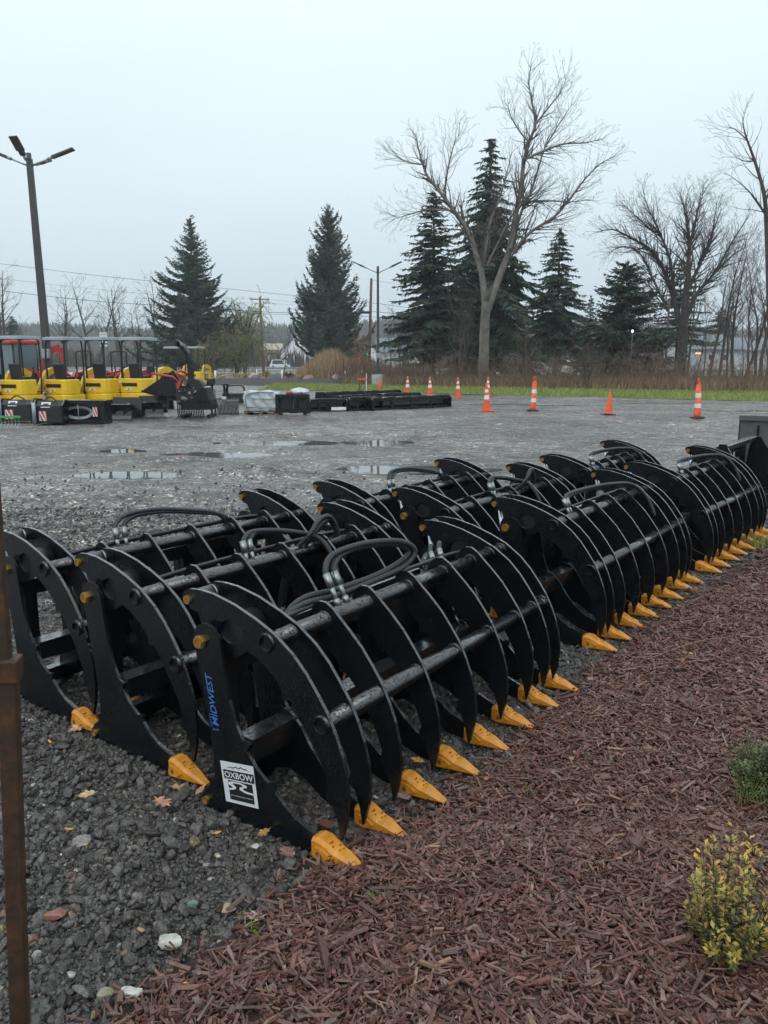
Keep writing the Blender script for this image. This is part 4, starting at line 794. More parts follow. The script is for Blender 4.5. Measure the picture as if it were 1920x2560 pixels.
def rock(px, py, d, w, hgt, col, label):
    b = Vector((at(px, d), d, .1)); V, Fc = ICO[3]; v = V.copy()
    for k in range(14):
        n = rng.normal(size=3); n /= np.linalg.norm(n); h = rng.uniform(.6, .9); e = v @ n; o = e > h; v[o] -= np.outer(e[o] - h, n)
    v = v * (1 + .05 * (vnoise(v[:, 0] * 3 + px, v[:, 2] * 3 + v[:, 1] * 2)[:, None] - .5)); v *= np.array([w * .5, w * .42, hgt * .62]); v[:, 2] += hgt * .35
    m = mat('boulder_stone', col, .75, var=.3, vs=3, bump=.6, bs=6, bdist=.05); mb = MB(); mb.add([tuple(q) for q in v], Fc); o = mb.build('boulder', m, loc=b); tag(o, label, 'boulder', 'boulders along the far bark bed')
rock(567, 951, 66, 1.25, .62, (.24, .20, .14), 'long tan boulder nearest the yellow machines'); rock(634, 951, 67, 1.0, .66, (.42, .39, .33), 'cream boulder between the tan and the blue grey one'); rock(691, 951, 66, .75, .72, (.17, .20, .24), 'blocky blue grey boulder')
rock(771, 954, 65, 1.05, .52, (.25, .15, .12), 'pinkish boulder in the far bark bed'); rock(841, 957, 63, .85, .6, (.34, .30, .25), 'beige rounded boulder at the right end of the bed'); rock(925, 955, 66, .7, .3, (.5, .5, .48), 'flat pale stone block near the twin lamp pole')
for px, d, r, n, cols, lb in ((722, 66, .42, 500, [(.16, .045, .03), (.11, .05, .03)], 'reddish shrub beside the blue grey boulder'), (750, 64, .26, 300, [(.36, .30, .05)], 'small yellow shrub left of the pinkish boulder'), (796, 64, .28, 300, [(.32, .30, .06)], 'small yellow shrub right of the pinkish boulder'), (612, 66, .24, 240, [(.26, .25, .06)], 'small yellow shrub left of the cream boulder'), (663, 68, .5, 420, [(.30, .26, .12), (.22, .2, .1)], 'pale straw shrub between cream and blue grey boulders')):
    leafy('bed_shrub', lb, 'shrub', (at(px, d), d, .22), r, r * .8, n, .09, cols, 0, grp='low shrubs in the far bark bed')
for px, d, pt, lb in ((537, 62, 815, 'staked bare sapling at the left end of the far bark bed'), (705, 63, 800, 'bare sapling with white trunk guard in the middle of the bed'), (862, 62, 790, 'bare sapling with white guard at the right end of the bed'), (640, 72, 850, 'thinnest bare sapling, behind the cream boulder'), (905, 66, 840, 'brown leaved sapling left of the dark utility pole')):
    t = free_tree(px, d, pt, lb, .045, lev=1, group='young trees in the far bark bed', name='sapling', spread=.42, y0=.2, up=.2); MB().tube([(0, 0, 0), (0, 0, .75)], .085, 8).build('trunk_guard', M['white'], t)
    if px == 905:
        Vs = []; 
        for i in range(420):
            c = Vector((rnd.gauss(0, .5), rnd.gauss(0, .5), rnd.uniform(1.0, 3.4))); a = rv().normalized() * .11; b = a.cross(rv()).normalized() * .05; Vs += [c - a, c + b, c + a, c - b]
        npmesh('leaves', np.array([v[:] for v in Vs]), np.arange(len(Vs)).reshape(-1, 4), dry_m, k=4, tint=np.tile([.22, .11, .05], (len(Vs), 1)), parent=t)
# guardrail
def rail_beam(mb, P, z, hgt=.31):
    prof = [(-.5, 0), (-.34, .05), (-.18, .05), (0, -.03), (.18, .05), (.34, .05), (.5, 0)]; vs = []
    for x, y in P: vs += [(x, y - o, z + a * hgt) for a, o in prof]
    k = len(prof); mb.add(vs, [(i * k + j, (i + 1) * k + j, (i + 1) * k + j + 1, i * k + j + 1) for i in range(len(P) - 1) for j in range(k - 1)], 0, True)
def guardrail(P, label, posts):
    t = thing('guardrail', label, 'guardrail', (P[0][0], P[0][1], 0)); o = P[0]; Q = [(x - o[0], y - o[1]) for x, y in P]; mb = MB(); rail_beam(mb, Q, .62); b = mb.build('rail', M['galv'], t); sm = b.modifiers.new('thickness', 'SOLIDIFY'); sm.thickness = .008
    for x, y in posts: MB().box((x - o[0], y - o[1] + .12, .38), (.12, .14, .78)).build('post', M['galv'], t)
guardrail([(-60, 126), (-40, 126), (-20, 126), (-9.5, 126)], 'long straight steel guardrail across the road behind the boulders', [(-58 + 4 * i, 126) for i in range(13)])
c = [( -7.2 + .9 * i - .02 * i * i, 86 - .28 * i * (i > 3) * .6) for i in range(6)]
guardrail(c, 'short curved end of guardrail with an orange marker, before the reeds', [c[0], c[2], c[4]])
guardrail([(-2, 92), (15, 92), (35, 92), (60, 92)], 'steel guardrail running behind the brown brush at the right', [(0 + 4 * i, 92) for i in range(15)])
mb = MB(); mb.tube([(0, 0, 0), (0, 0, .9)], .03, 6, 0); mb.box((0, -.04, 1.02), (.30, .02, .34), None, 1); tag(mb.build('marker_post', [M['galv'], M['orange']], loc=(at(821, 83), 83, 0)), 'small orange marker plate at the guardrail end', 'marker')
t = thing('survey_stake', 'dark stake wrapped with orange ribbon near the twin lamp pole', 'stake', gp(899, 984)); MB().box((0, 0, .60), (.09, .09, 1.2)).build('post', M['wood'], t); MB().box((.14, -.055, .74), (.42, .012, .09)).build('ribbon', M['orange'], t)
t = thing('survey_stake', 'thin white stake right of the ribboned one', 'stake', gp(916, 984)); MB().box((0, 0, .5), (.035, .035, 1.0)).build('post', M['white'], t); MB().box((0, 0, 1.02), (.04, .04, .05)).build('cap', M['galv'], t)

def lamp_pole(loc, hgt, label, arms, rad=.11, lean=0.0, base=(.62, .62), box=None, tip=.10):
    t = thing('lamp_pole', label, 'lamp pole', loc); b = MB(); b.tube([(0, 0, -.2), (0, 0, base[1])], base[0] * .5, 18); b.tube([(0, 0, base[1] - .02), (0, 0, base[1] + .03)], base[0] * .33, 12); b.build('concrete_base', M['concrete'], t, bevel=.02)
    p = MB(); p.box((lean * .5, 0, base[1] + (hgt - base[1]) / 2), (rad * 2, rad * 2, hgt - base[1] - .03), Ry(lean / hgt), top=(.72, .72)); p.box((0, 0, base[1] + .04), (rad * 3.4, rad * 3.4, .05)); p.build('pole', M['bronze'], t, bevel=.01)
    for a, L, tilt, fl in arms:
        d = Vector((math.cos(a), math.sin(a), 0)); c = Vector((lean, 0, hgt - .28)); e = c + d * L * .55 + Vector((0, 0, L * .55 * tilt)); am = MB(); am.tube([c, e], .03, 8); am.tube([e - (e - c).normalized() * .12, e + (e - c).normalized() * .05], .055, 8); arm = am.build('arm', M['galv'], t)
        dr = (e - c).normalized(); s = Vector((-d.y, d.x, 0)); n = dr.cross(s); R = Matrix((dr, s, n)).transposed(); h = MB(); h.box(e + dr * (.05 + fl * .22), (fl * .44, .20, .10), R); h.box(e + dr * (fl * .66), (fl * .72, .34, .065), R, top=(.96, .9)); hd = h.build('lamp_head', M['bronze'], arm, bevel=.015)
    if box: MB().box(box, (.26, .2, .34)).build('junction_box', M['galv'], t, bevel=.02)
    MB().tube([(lean, 0, hgt - .3), (lean, 0, hgt + .16)], .085, 10).build('sensor', M['bronze'], t)
    return t
LPX, LPD = 121, 30.0
lamp_pole((at(LPX, LPD), LPD, 0), zt(395, LPD), 'tall leaning lamp pole with four lamp heads among the yellow machines', [(math.radians(5), 1.35, .40, .85), (math.radians(178), 1.35, .40, .85), (math.radians(-102), .48, 1.0, .75), (math.radians(75), .9, .4, .6)], .125, at(68, LPD, 395) - at(LPX, LPD, 960), (.95, .55), (.02, -.22, 1.9))
lamp_pole((at(945, 55), 55, 0), zt(672, 55), 'twin headed lamp pole on a concrete base at the grass corner', [(math.radians(-8), 1.6, .45, .75), (math.radians(172), 1.6, .45, .85)], .10, 0, (.85, .75), (0, -.16, 2.0))
def utility_pole(px, d, pt, label, mt, r=.15, lean=0, cross=0.0):
    t = thing('utility_pole', label, 'utility pole', (at(px, d), d, 0)); hh = zt(pt, d); MB().tube([(lean, 0, -.2), (lean * .5, 0, hh * .5), (0, 0, hh)], [r, r * .88, r * .72], 10).build('pole', mt, t)
    if cross: MB().box((0, -.1, hh - .35), (cross, .1, .12)).build('crossarm', mt, t)
    for s in ((-1, 0, 1) if cross else ()): MB().tube([(s * cross * .42, -.1, hh - .29), (s * cross * .42, -.1, hh - .05)], [.05, .03], 8).build('insulator', M['grey'], t)
    return t
utility_pole(654, 118, 742, 'reddish wooden utility pole with a crossarm, right of the willow', M['woodred'], .2, .25, 2.8)
utility_pole(929, 82, 696, 'dark wooden utility pole close to the twin lamp pole', M['wood'], .17, -.3)
utility_pole(1664, 70, 745, 'grey wooden pole in front of the broad bare tree', M['wood'], .10, 0)
def wire(pts, r, label):
    P = [Vector((at(x, d), d, zt(y, d))) for x, y, d in pts]; b = P[0].copy(); mb = MB(); mb.tube([p - b for p in smooth_path(P, 8)], r, 4); o = mb.build('overhead_wire', M['wire'], loc=b); tag(o, label, 'overhead wire', 'overhead wires along the road')
wire([(-120, 648, 80), (0, 657, 80), (240, 687, 80), (480, 712, 81), (720, 737, 82), (929, 757, 82), (1100, 780, 84), (1400, 812, 90), (1700, 830, 100)], .022, 'thick overhead wire, highest at the left edge')
wire([(-120, 712, 80), (0, 725, 80), (240, 752, 80), (480, 768, 81), (720, 782, 82), (929, 779, 82), (1100, 800, 84), (1400, 826, 90)], .030, 'thick overhead wire, lowest at the left edge')
wire([(0, 694, 95), (300, 728, 100), (654, 758, 118), (929, 766, 120)], .016, 'thin overhead wire between the two thick ones'); wire([(480, 778, 110), (654, 746, 118), (929, 792, 118), (1200, 812, 118)], .013, 'thin overhead wire on the crossarm pole')
wire([(380, 760, 84), (654, 784, 83), (929, 792, 82), (1100, 812, 84)], .02, 'overhead wire meeting the dark pole below the splice box'); wire([(929, 700, 82), (1000, 712, 74), (1080, 728, 62)], .012, 'short wire from the dark pole top into the slim spruce')
mb = MB(); mb.tube([(-.5, 0, 0), (.5, 0, 0)], .13, 10); mb.tube([(-.62, 0, 0), (-.5, 0, 0)], [.05, .12], 10); mb.tube([(.5, 0, 0), (.62, 0, 0)], [.12, .05], 10); tag(mb.build('splice_box', M['wire'], loc=(at(911, 81), 81, zt(781, 81))), 'black splice box hanging on the wire beside the dark utility pole', 'splice box')

# ------------------------------------------------------------------ far buildings, signs, parked cars
def house(px0, px1, d, y_eave, y_apex, dep, label, wallm, roofm, gable=True, wins=(), y_base=None, turn=0.0, name='house', ridge_x=False, trim=None):
    x0, x1 = at(px0, d), at(px1, d); ze, za = zt(y_eave, d), zt(y_apex, d); w = x1 - x0; t = thing(name, label, 'building', (x0, d, 0), turn); mb = MB()
    if gable:
        o = [(0, 0), (w, 0), (w, ze), (w / 2, za), (0, ze)]; mb.prism(o, 0, dep, lambda p, q, r: (p, r, q)); mb.build('wall', wallm, t); r = MB()
        for s, a, b in ((1, (-.3, ze - .25), (w / 2, za + .06)), (-1, (w + .3, ze - .25), (w / 2, za + .06))): r.prism([a, b, (b[0], b[1] + .18), (a[0], a[1] + .18)], -.35, dep + .3, lambda p, q, u: (p, u, q))
        r.build('roof', roofm, t)
    else:
        o = [(0, 0), (dep, 0), (dep, ze), (dep / 2, za), (0, ze)]; mb.prism(o, 0, w, lambda p, q, r: (r, p, q)); mb.build('wall', wallm, t); r = MB()
        for a, b in (((-.4, ze - .2), (dep / 2, za + .06)), ((dep + .4, ze - .2), (dep / 2, za + .06))): r.prism([a, b, (b[0], b[1] + .18), (a[0], a[1] + .18)], -.3, w + .3, lambda p, q, u: (u, p, q))
        r.build('roof', roofm, t)
    for wx0, wx1, wy0, wy1, m in wins:
        a, b, c, e = at(wx0, d) - x0, at(wx1, d) - x0, zt(wy1, d), zt(wy0, d); f = MB(); q = .07; k = (b - a) * .1
        for bx in (((a + b) / 2, e, b - a + 2 * k, k), ((a + b) / 2, c, b - a + 2 * k, k), (a, (c + e) / 2, k, e - c), (b, (c + e) / 2, k, e - c)): f.box((bx[0], -q / 2, bx[1]), (bx[2], q, bx[3]))
        fo = f.build('window', M['white'], t); MB().box(((a + b) / 2, -.012, (c + e) / 2), (b - a, .02, e - c)).build('pane', m, fo)
    return t
house(702, 782, 205, 880, 838, 12, 'white gabled house with one attic window beyond the road', M['siding'], M['roofg'], True, [(738, 745, 852, 863, M['window'])], turn=.12)
house(655, 703, 215, 874, 860, 9, 'low pale building with tan roof left of the white gabled house', mat('pale_block', (.45, .46, .46), .7), M['tan'], False, [(668, 678, 880, 887, M['window']), (684, 694, 880, 887, M['window'])])
gr = house(914, 942, 125, 884, 858, 10, 'white gable end lit green along its rake, behind the lamp pole', M['siding'], M['roofg'], True)
mb = MB(); w = at(942, 125) - at(914, 125); ze, za = zt(884, 125), zt(858, 125); mb.prism([(0.05, ze - .3), (w / 2, za - .12), (w / 2, za - .55), (.05, ze - .75)], -.05, -.01, lambda p, q, u: (p, u, q)); mb.build('lit_trim', mat('green_light', (.10, .75, .25), .5, emit=.7), gr)
house(944, 1050, 128, 880, 846, 10, 'long white building with blue grey roof behind the slim spruce', M['siding'], mat('roof_blue', (.14, .17, .21), .6, var=.1), False, [(962, 1000, 888, 893, M['window']), (1010, 1034, 888, 893, M['window'])])
house(1728, 1850, 92, 872, 838, 9, 'light sided building with grey roof and a lit yellow window behind the thicket', mat('pale_siding', (.50, .53, .54), .6, var=.06), mat('roof_slate', (.12, .15, .17), .6, var=.15), False, [(1735, 1754, 880, 886, mat('lit_window', (.95, .62, .18), .5, emit=.8)), (1770, 1782, 886, 902, M['window']), (1806, 1818, 886, 902, M['window'])])
house(1856, 1990, 98, 874, 846, 9, 'second pale building at the right edge behind the lattice fence', mat('pale_siding_b', (.46, .49, .50), .6, var=.06), mat('roof_slate_b', (.15, .18, .20), .6, var=.15), False, [(1880, 1894, 884, 896, M['window'])])
t = thing('lattice_fence', 'white lattice fence before the second pale building', 'fence', (at(1862, 88), 88, 0)); w = at(1925, 88) - at(1862, 88)
for i in range(5): MB().box((w * i / 4, 0, .9), (.1, .1, 1.8)).build('post', M['white'], t)
mb = MB()
for i in range(7): mb.box((w / 2, -.06, .25 + i * .24), (w, .025, .07))
for i in range(16): mb.box((w * i / 15, -.035, .95), (.06, .02, 1.6))
mb.build('lattice', M['white'], t)
t = thing('roadside_sign', 'lit yellow sign with red round emblem between the spruces', 'sign', (at(1430, 120), 120, 0)); MB().tube([(0, .1, 0), (0, .1, zt(870, 120))], .14, 8).build('post', M['galv'], t)
w = at(1442, 120) - at(1420, 120); z0, z1 = zt(870, 120), zt(849, 120); MB().box((0, 0, (z0 + z1) / 2 + .25), (w, .25, (z1 - z0) * .62)).build('yellow_panel', mat('lit_yellow', (1.0, .72, .10), .5, emit=.75), t); mb = MB(); mb.tube([(-.15, -.3, z0 + .25), (-.15, .1, z0 + .25)], .62, 16); mb.build('red_emblem', mat('lit_red', (.95, .14, .03), .5, emit=.6), t)
mb = MB()
for i in range(3): mb.box((-.35 + .4 * i, -.14, (z0 + z1) / 2 + .35), (.22, .02, .16))
mb.build('emblem_mark', M['redink'], t)
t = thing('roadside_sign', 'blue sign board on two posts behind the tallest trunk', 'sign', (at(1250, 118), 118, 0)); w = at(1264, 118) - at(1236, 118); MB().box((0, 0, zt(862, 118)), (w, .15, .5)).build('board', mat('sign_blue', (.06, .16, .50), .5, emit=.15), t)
for s in (-1, 1): MB().tube([(s * w * .4, .12, 0), (s * w * .4, .12, zt(862, 118))], .07, 8).build('post', M['galv'], t)
t = thing('yard_light', 'small glowing yard light in front of the bushy spruce', 'lamp', (at(1577, 51.5), 51.5, 0)); MB().tube([(0, 0, 0), (0, 0, zt(832, 51.5))], .04, 8).build('post', M['bronze'], t)
z = zt(828, 51.5); MB().ball((0, 0, z), (.065, .065, .085), 2, sm=True).build('globe', mat('lit_globe', (1, .93, .86), .3, emit=2.2), t); MB().tube([(0, 0, z + .08), (0, 0, z + .13)], [.06, .015], 10).build('cap', M['bronze'], t)

def car(px, d, label, body, L=4.6, hgt=1.65, turn=0.0, name='parked_car', pickup=False):
    t = thing(name, label, 'car', (at(px, d), d, .02), turn, 'parked cars beyond the brush'); w = 1.8; h = hgt
    low = [(-L / 2, .38), (-L / 2 + .05, .75), (-L / 2 + .12, .92), (L / 2 - 1.15, .98), (L / 2 - .15, .82), (L / 2, .6), (L / 2 - .02, .36), (L / 2 - .45, .28), (-L / 2 + .4, .28)]
    mb = MB(); mb.prism(low, -w / 2, w / 2, lambda p, q, r: (p, r, q)); mb.prism([(-L / 2 + (1.7 if pickup else .2), .90), (-L / 2 + (1.8 if pickup else .55), h - .03), (-L / 2 + (1.95 if pickup else .8), h), (L / 2 - 1.9, h), (L / 2 - 1.15, .95)], -w / 2 + .12, w / 2 - .12, lambda p, q, r: (p, r, q)); mb.build('body', body, t, bevel=.05)
    for y in (-w / 2 + .105, w / 2 - .105):
        mb = MB(); s = -1 if y < 0 else 1
        mb.prism([(-L / 2 + (1.95 if pickup else .62), 1.0), (-L / 2 + (2.0 if pickup else .80), h - .12), (L / 2 - 1.95, h - .12), (L / 2 - 1.40, 1.0)], y - .01, y + .01, lambda p, q, r: (p, r, q)); mb.build('side_window', M['window'], t)
    for x in (-L / 2 + .85, L / 2 - .85):
        for y in (-w / 2 + .1, w / 2 - .1):
            mb = MB(); mb.tube([(x, y - .11, .34), (x, y + .11, .34)], .34, 18); wh = mb.build('wheel', M['rubber'], t); MB().tube([(x, y - .12, .34), (x, y + .12, .34)], .20, 12).build('rim', M['galv'], wh)
    for y in (-.6, .6):
        MB().box((L / 2 - .06, y, .72), (.1, .35, .14)).build('headlight', M['glass'], t); MB().box((-L / 2 + .04, y * 1.15, .80), (.06, .18, .22)).build('taillight', M['redink'], t)
wh = mat('car_white', (.65, .67, .69), .3, coat=.5)
car(1460, 88, 'white parked car right of the conical spruce', wh, 4.7, 1.75, .25); car(1300, 104, 'dark parked car behind the tallest trunk', mat('car_dark', (.03, .035, .04), .3, coat=.5), 4.5, 1.5, .1); car(1345, 100, 'silver parked car left of the conical spruce', mat('car_silver', (.30, .32, .34), .3, .5), 4.5, 1.55, -.1); car(1035, 102, 'grey parked car in front of the long white building', mat('car_grey', (.20, .22, .24), .3, .4), 4.5, 1.45, .15); car(1545, 92, 'white pickup half hidden by the bushy spruce', wh, 5.2, 1.8, 0, 'parked_car', True); car(700, 190, 'small white van before the low pale building', wh, 4.8, 2.0, .1)

# ------------------------------------------------------------------ cones and delineators
CG = 'orange traffic cones on the yard'
def cone(hgt, base, rad, stripes):
    t = thing('traffic_cone', 'x', 'traffic cone', group=CG); mb = MB(); mb.box((0, 0, .016), (base, base, .032)); mb.build('base', M['orange' if stripes else 'rubber'], t, bevel=.006)
    rr = lambda f: rad * (1 - f) + .028 * f; mb = MB(); k = 22; fs = [0, .03] + [i / 10 for i in range(1, 11)]; mb.tube([(0, 0, .03 + f * (hgt - .03)) for f in fs], [rr(f) * (1.08 if f == 0 else 1) for f in fs], k); mb.build('cone_body', M['orange'], t)
    for a, b in stripes: mb = MB(); mb.tube([(0, 0, .03 + f * (hgt - .03)) for f in (a, b)], [rr(f) + .003 for f in (a, b)], k, caps=False); mb.build('reflective_band', M['reflect'], t)
    return t
def put(o, p, label, first, rz=0):
    p = (p.x, p.y, gz(p.x, p.y) + .002)
    tl = (rnd.uniform(-.04, .04), rnd.uniform(-.05, .05), rz)          # on rough ground nothing stands quite plumb
    c = o if first else dup(o, p, rz, label)
    c.location = p; c.rotation_euler = tl; c['label'] = label; return c
C1 = cone(.92, .38, .135, [(.42, .58), (.68, .80)]); put(C1, gp(1217, 1027), 'nearest white striped cone, just right of the long black boxes', True, .3)
put(C1, gp(1145, 992.5), 'white striped cone on the grass edge left of the tallest trunk', False, .6); put(C1, gp(1075, 991), 'white striped cone close behind the end of the long black boxes', False, .1); put(C1, gp(1018, 990), 'white striped cone partly behind the long black boxes', False, .9); put(C1, gp(1219, 990), 'white striped cone directly behind the nearest striped one', False, .2)
C2 = cone(.71, .36, .125, []); put(C2, gp(1521, 1037), 'plain orange cone on a black base between the two tall posts', True, .2); put(C2, gp(950, 979), 'plain orange cone below the twin lamp pole', False, .5)
def delineator():
    t = thing('channelizer_post', 'x', 'channelizer', group='orange and white channelizer posts'); mb = MB(); mb.tube([(0, 0, 0), (0, 0, .035), (0, 0, .05)], [.21, .21, .12], 8); mb.build('base', M['rubber'], t)
    zz = [.05, .10, .96]; mb = MB(); mb.tube([(0, 0, z) for z in zz], [.105, .096, .070], 18); mb.build('tube_body', M['orange'], t)
    for a, b in ((.30, .43), (.60, .73)):
        mb = MB(); r = lambda z: .096 + (z - .1) / .86 * (.070 - .096) + .004; mb.tube([(0, 0, a), (0, 0, b)], [r(a), r(b)], 18, caps=False)
        if a < .7: mb.build('reflective_band', M['reflect'], t)
    mb = MB(); P = [(.036 * math.cos(a), 0, 1.06 + .09 * math.sin(a)) for a in [2 * math.pi * i / 16 for i in range(17)]]; mb.tube(P, .018, 8); mb.tube([(0, 0, .955), (0, 0, .985)], [.068, .045], 12); mb.build('handle', M['orange'], t); return t
D1 = delineator(); put(D1, gp(1332, 1026), 'slightly leaning channelizer post left of the plain cone', True).rotation_euler = (0, .04, .2); put(D1, gp(1743, 1045), 'upright channelizer post at the right, nearest to the camera', False, .5)
M['canopy'] = mat('canopy_grey', (.34, .38, .41), .4, var=.1)
# ------------------------------------------------------------------ yellow mini excavators (rear towards the camera)
def excavator(label, group):
    t = thing('mini_excavator', label, 'excavator', group=group)
    for y in (-.40, .40):                                       # crawler tracks along x (x = forward)
        mb = MB(); n = 22; prof = []
        for i in range(n):
            a = 2 * math.pi * i / n; prof.append((.52 * (1 if math.cos(a) > 0 else -1) + .19 * math.cos(a), .20 + .19 * math.sin(a)))
        mb.prism(prof, y - .115, y + .115, lambda p, q, r: (p, r, q)); 
        for i in range(9): mb.box((-.52 + .13 * i, y, .395), (.06, .235, .025)); mb.box((-.52 + .13 * i, y, .012), (.06, .235, .02))
        tr = mb.build('track', M['rubber'], t)
        for x in (-.5, .5): MB().tube([(x, y - .125, .2), (x, y + .125, .2)], .11, 12).build('roller', M['grey'], tr)
    mb = MB(); mb.box((0, 0, .30), (.7, .6, .2)); mb.tube([(0, 0, .38), (0, 0, .52)], .28, 16); mb.build('undercarriage', M['black'], t)
    mb = MB(); mb.box((.98, 0, .18), (.05, 1.0, .32), Ry(-.12)); mb.box((.75, -.25, .22), (.45, .07, .08)); mb.box((.75, .25, .22), (.45, .07, .08)); mb.build('dozer_blade', M['black'], t)
    # house: rounded counterweight at the rear
    out = [(-.62, -.30), (-.55, -.43), (-.42, -.49), (.30, -.49), (.46, -.42), (.50, -.2), (.50, .2), (.46, .42), (.30, .49), (-.42, .49), (-.55, .43), (-.62, .30), (-.645, 0)]
    mb = MB(); out = [(-.645, 0), (-.62, -.30), (-.55, -.43), (-.42, -.49), (.02, -.49), (.02, .49), (-.42, .49), (-.55, .43), (-.62, .30)]; mb.prism([(p * 1.02 + (.2 if p > 0 else 0), q * 1.03) for p, q in out], .40, .62, lambda p, q, r: (p, q, r)); mb.prism(out, .62, 1.09, lambda p, q, r: (p, q, r)); mb.build('engine_house', M['yellow'], t, bevel=.035)
    mb = MB()
    for z0, z1, y0, y1 in ((.84, .95, -.30, .30),): mb.box((-.641, 0, (z0 + z1) / 2), (.02, y1 - y0, z1 - z0), None, 0)
    mb.build('vent_grille', M['ink'], t, bevel=.008); mb = MB(); mb.box((-.42, .478, .88), (.12, .02, .16)); mb.build('side_vent', M['ink'], t)
    mb = MB(); mb.box((-.646, .03, .745), (.012, .24, .07), None, 0); mb.box((-.653, .03, .745), (.008, .06, .05), None, 1); mb.build('sticker', [M['sticker'], M['blue']], t)
    MB().box((-.50, .475, .62), (.10, .012, .06), Rz(-.5)).build('decal', M['ink'], t); mb = MB(); mb.box((-.585, .345, .99), (.012, .09, .06), Rz(.55)); mb.build('round_sticker', M['sticker'], t)
    mb = MB(); mb.box((.22, .0, .71), (.5, .9, .02)); mb.build('floor_plate', M['black'], t)
    mb = MB(); mb.box((-.12, 0, 1.12), (.42, .44, .10)); mb.box((-.20, 0, 1.07), (.5, .36, .06)); st = mb.build('seat', M['seat'], t, bevel=.03)
    mb = MB(); mb.box((-.33, 0, 1.36), (.09, .42, .44), Ry(-.16)); mb.build('backrest', M['seat'], st, bevel=.03); MB().box((-.12, 0, 1.172), (.40, .42, .012)).build('cushion_top', M['grey'], st)
    for y in (-.30, .30): mb = MB(); mb.tube([(-.05, y, 1.06), (.12, y, 1.34), (.10, y, 1.42)], .022, 8); mb.ball((.10, y, 1.45), (.035, .035, .05)); mb.build('control_lever', M['seat'], t)
    for x, y in ((-.46, -.42), (-.46, .42)):
        mb = MB(); mb.tube(smooth_path([(x, y * .9, 1.04), (x - .02, y * .9, 1.6), (x + .01, y * .88, 2.2), (x + .16, y * .88, 2.31), (x + .4, y * .88, 2.325)]), .03, 8); mb.build('canopy_post', M['black'], t)
    for y in (-.41, .41): mb = MB(); mb.tube(smooth_path([(.30, y * .9, .62), (.34, y * .9, 1.3), (.32, y * .9, 2.2), (.20, y * .9, 2.32)]), .025, 8); mb.build('canopy_post', M['black'], t)
    mb = MB(); mb.prism([(-.58, -.37), (-.53, -.42), (.36, -.42), (.41, -.37), (.41, .37), (.36, .42), (-.53, .42), (-.58, .37)], 2.31, 2.40, lambda p, q, r: (p, q, r))
    for i in range(5): mb.box((-.08, -.32 + .16 * i, 2.408), (.80, .06, .02))
    mb.build('canopy_roof', M['canopy'], t, bevel=.03)
    bm = MB(); P = smooth_path([(.55, .05, .62), (.80, .05, 1.00), (1.02, .05, 1.28), (1.40, .05, 1.36), (1.72, .05, 1.24)], 3)
    for a, b in zip(P[:-1], P[1:]):
        d = b - a; bm.box((a + b) / 2, (d.length * 1.08, .13, .19), Ry(-math.atan2(d.z, d.x)))
    bm.build('boom', M['yellow'], t); MB().box((1.74, .05, .95), (.14, .11, .75), Ry(.06)).build('dipper_arm', M['yellow'], t)
    mb = MB(); mb.prism([(1.62, .66), (1.98, .70), (2.0, .50), (1.80, .26), (1.62, .30), (1.56, .46)], -.16, .26, lambda p, q, r: (p, r, q)); mb.build('bucket', M['black'], t); mb = MB(); mb.tube([(.62, .05, .85), (.95, .05, 1.12)], .045, 8); mb.tube([(.9, .05, 1.08), (1.05, .05, 1.22)], .025, 8); mb.build('boom_cylinder', M['black'], t)
    return t
EG = 'yellow mini excavators parked in a row'
X1 = excavator('yellow mini excavator at the far left, under the grey canopy before the red tractor', EG)
def ex_put(px, d, rz, label, first=False):
    loc = (at(px, d), d, gz(at(px, d), d)); a = math.radians(rz)
    if first: X1.location = loc; X1.rotation_euler = (0, 0, a); X1['label'] = label; return
    dup(X1, loc, a, label)
RZ = 68
ex_put(57, 25.6, RZ, 'yellow mini excavator at the far left, left of the tall lamp pole', True)
ex_put(166, 26.4, RZ, 'yellow mini excavator immediately right of the tall lamp pole'); ex_put(263, 27.0, RZ, 'yellow mini excavator in front of the white road sign'); ex_put(352, 27.2, RZ, 'yellow mini excavator half hidden by the black chipper hopper')
ex_put(440, 44, RZ + 8, 'distant yellow mini excavator behind the chipper chute'); ex_put(489, 44.5, RZ + 8, 'distant yellow mini excavator at the right end of the machine row'); ex_put(-38, 25.2, RZ, 'yellow mini excavator mostly cut off by the left edge')

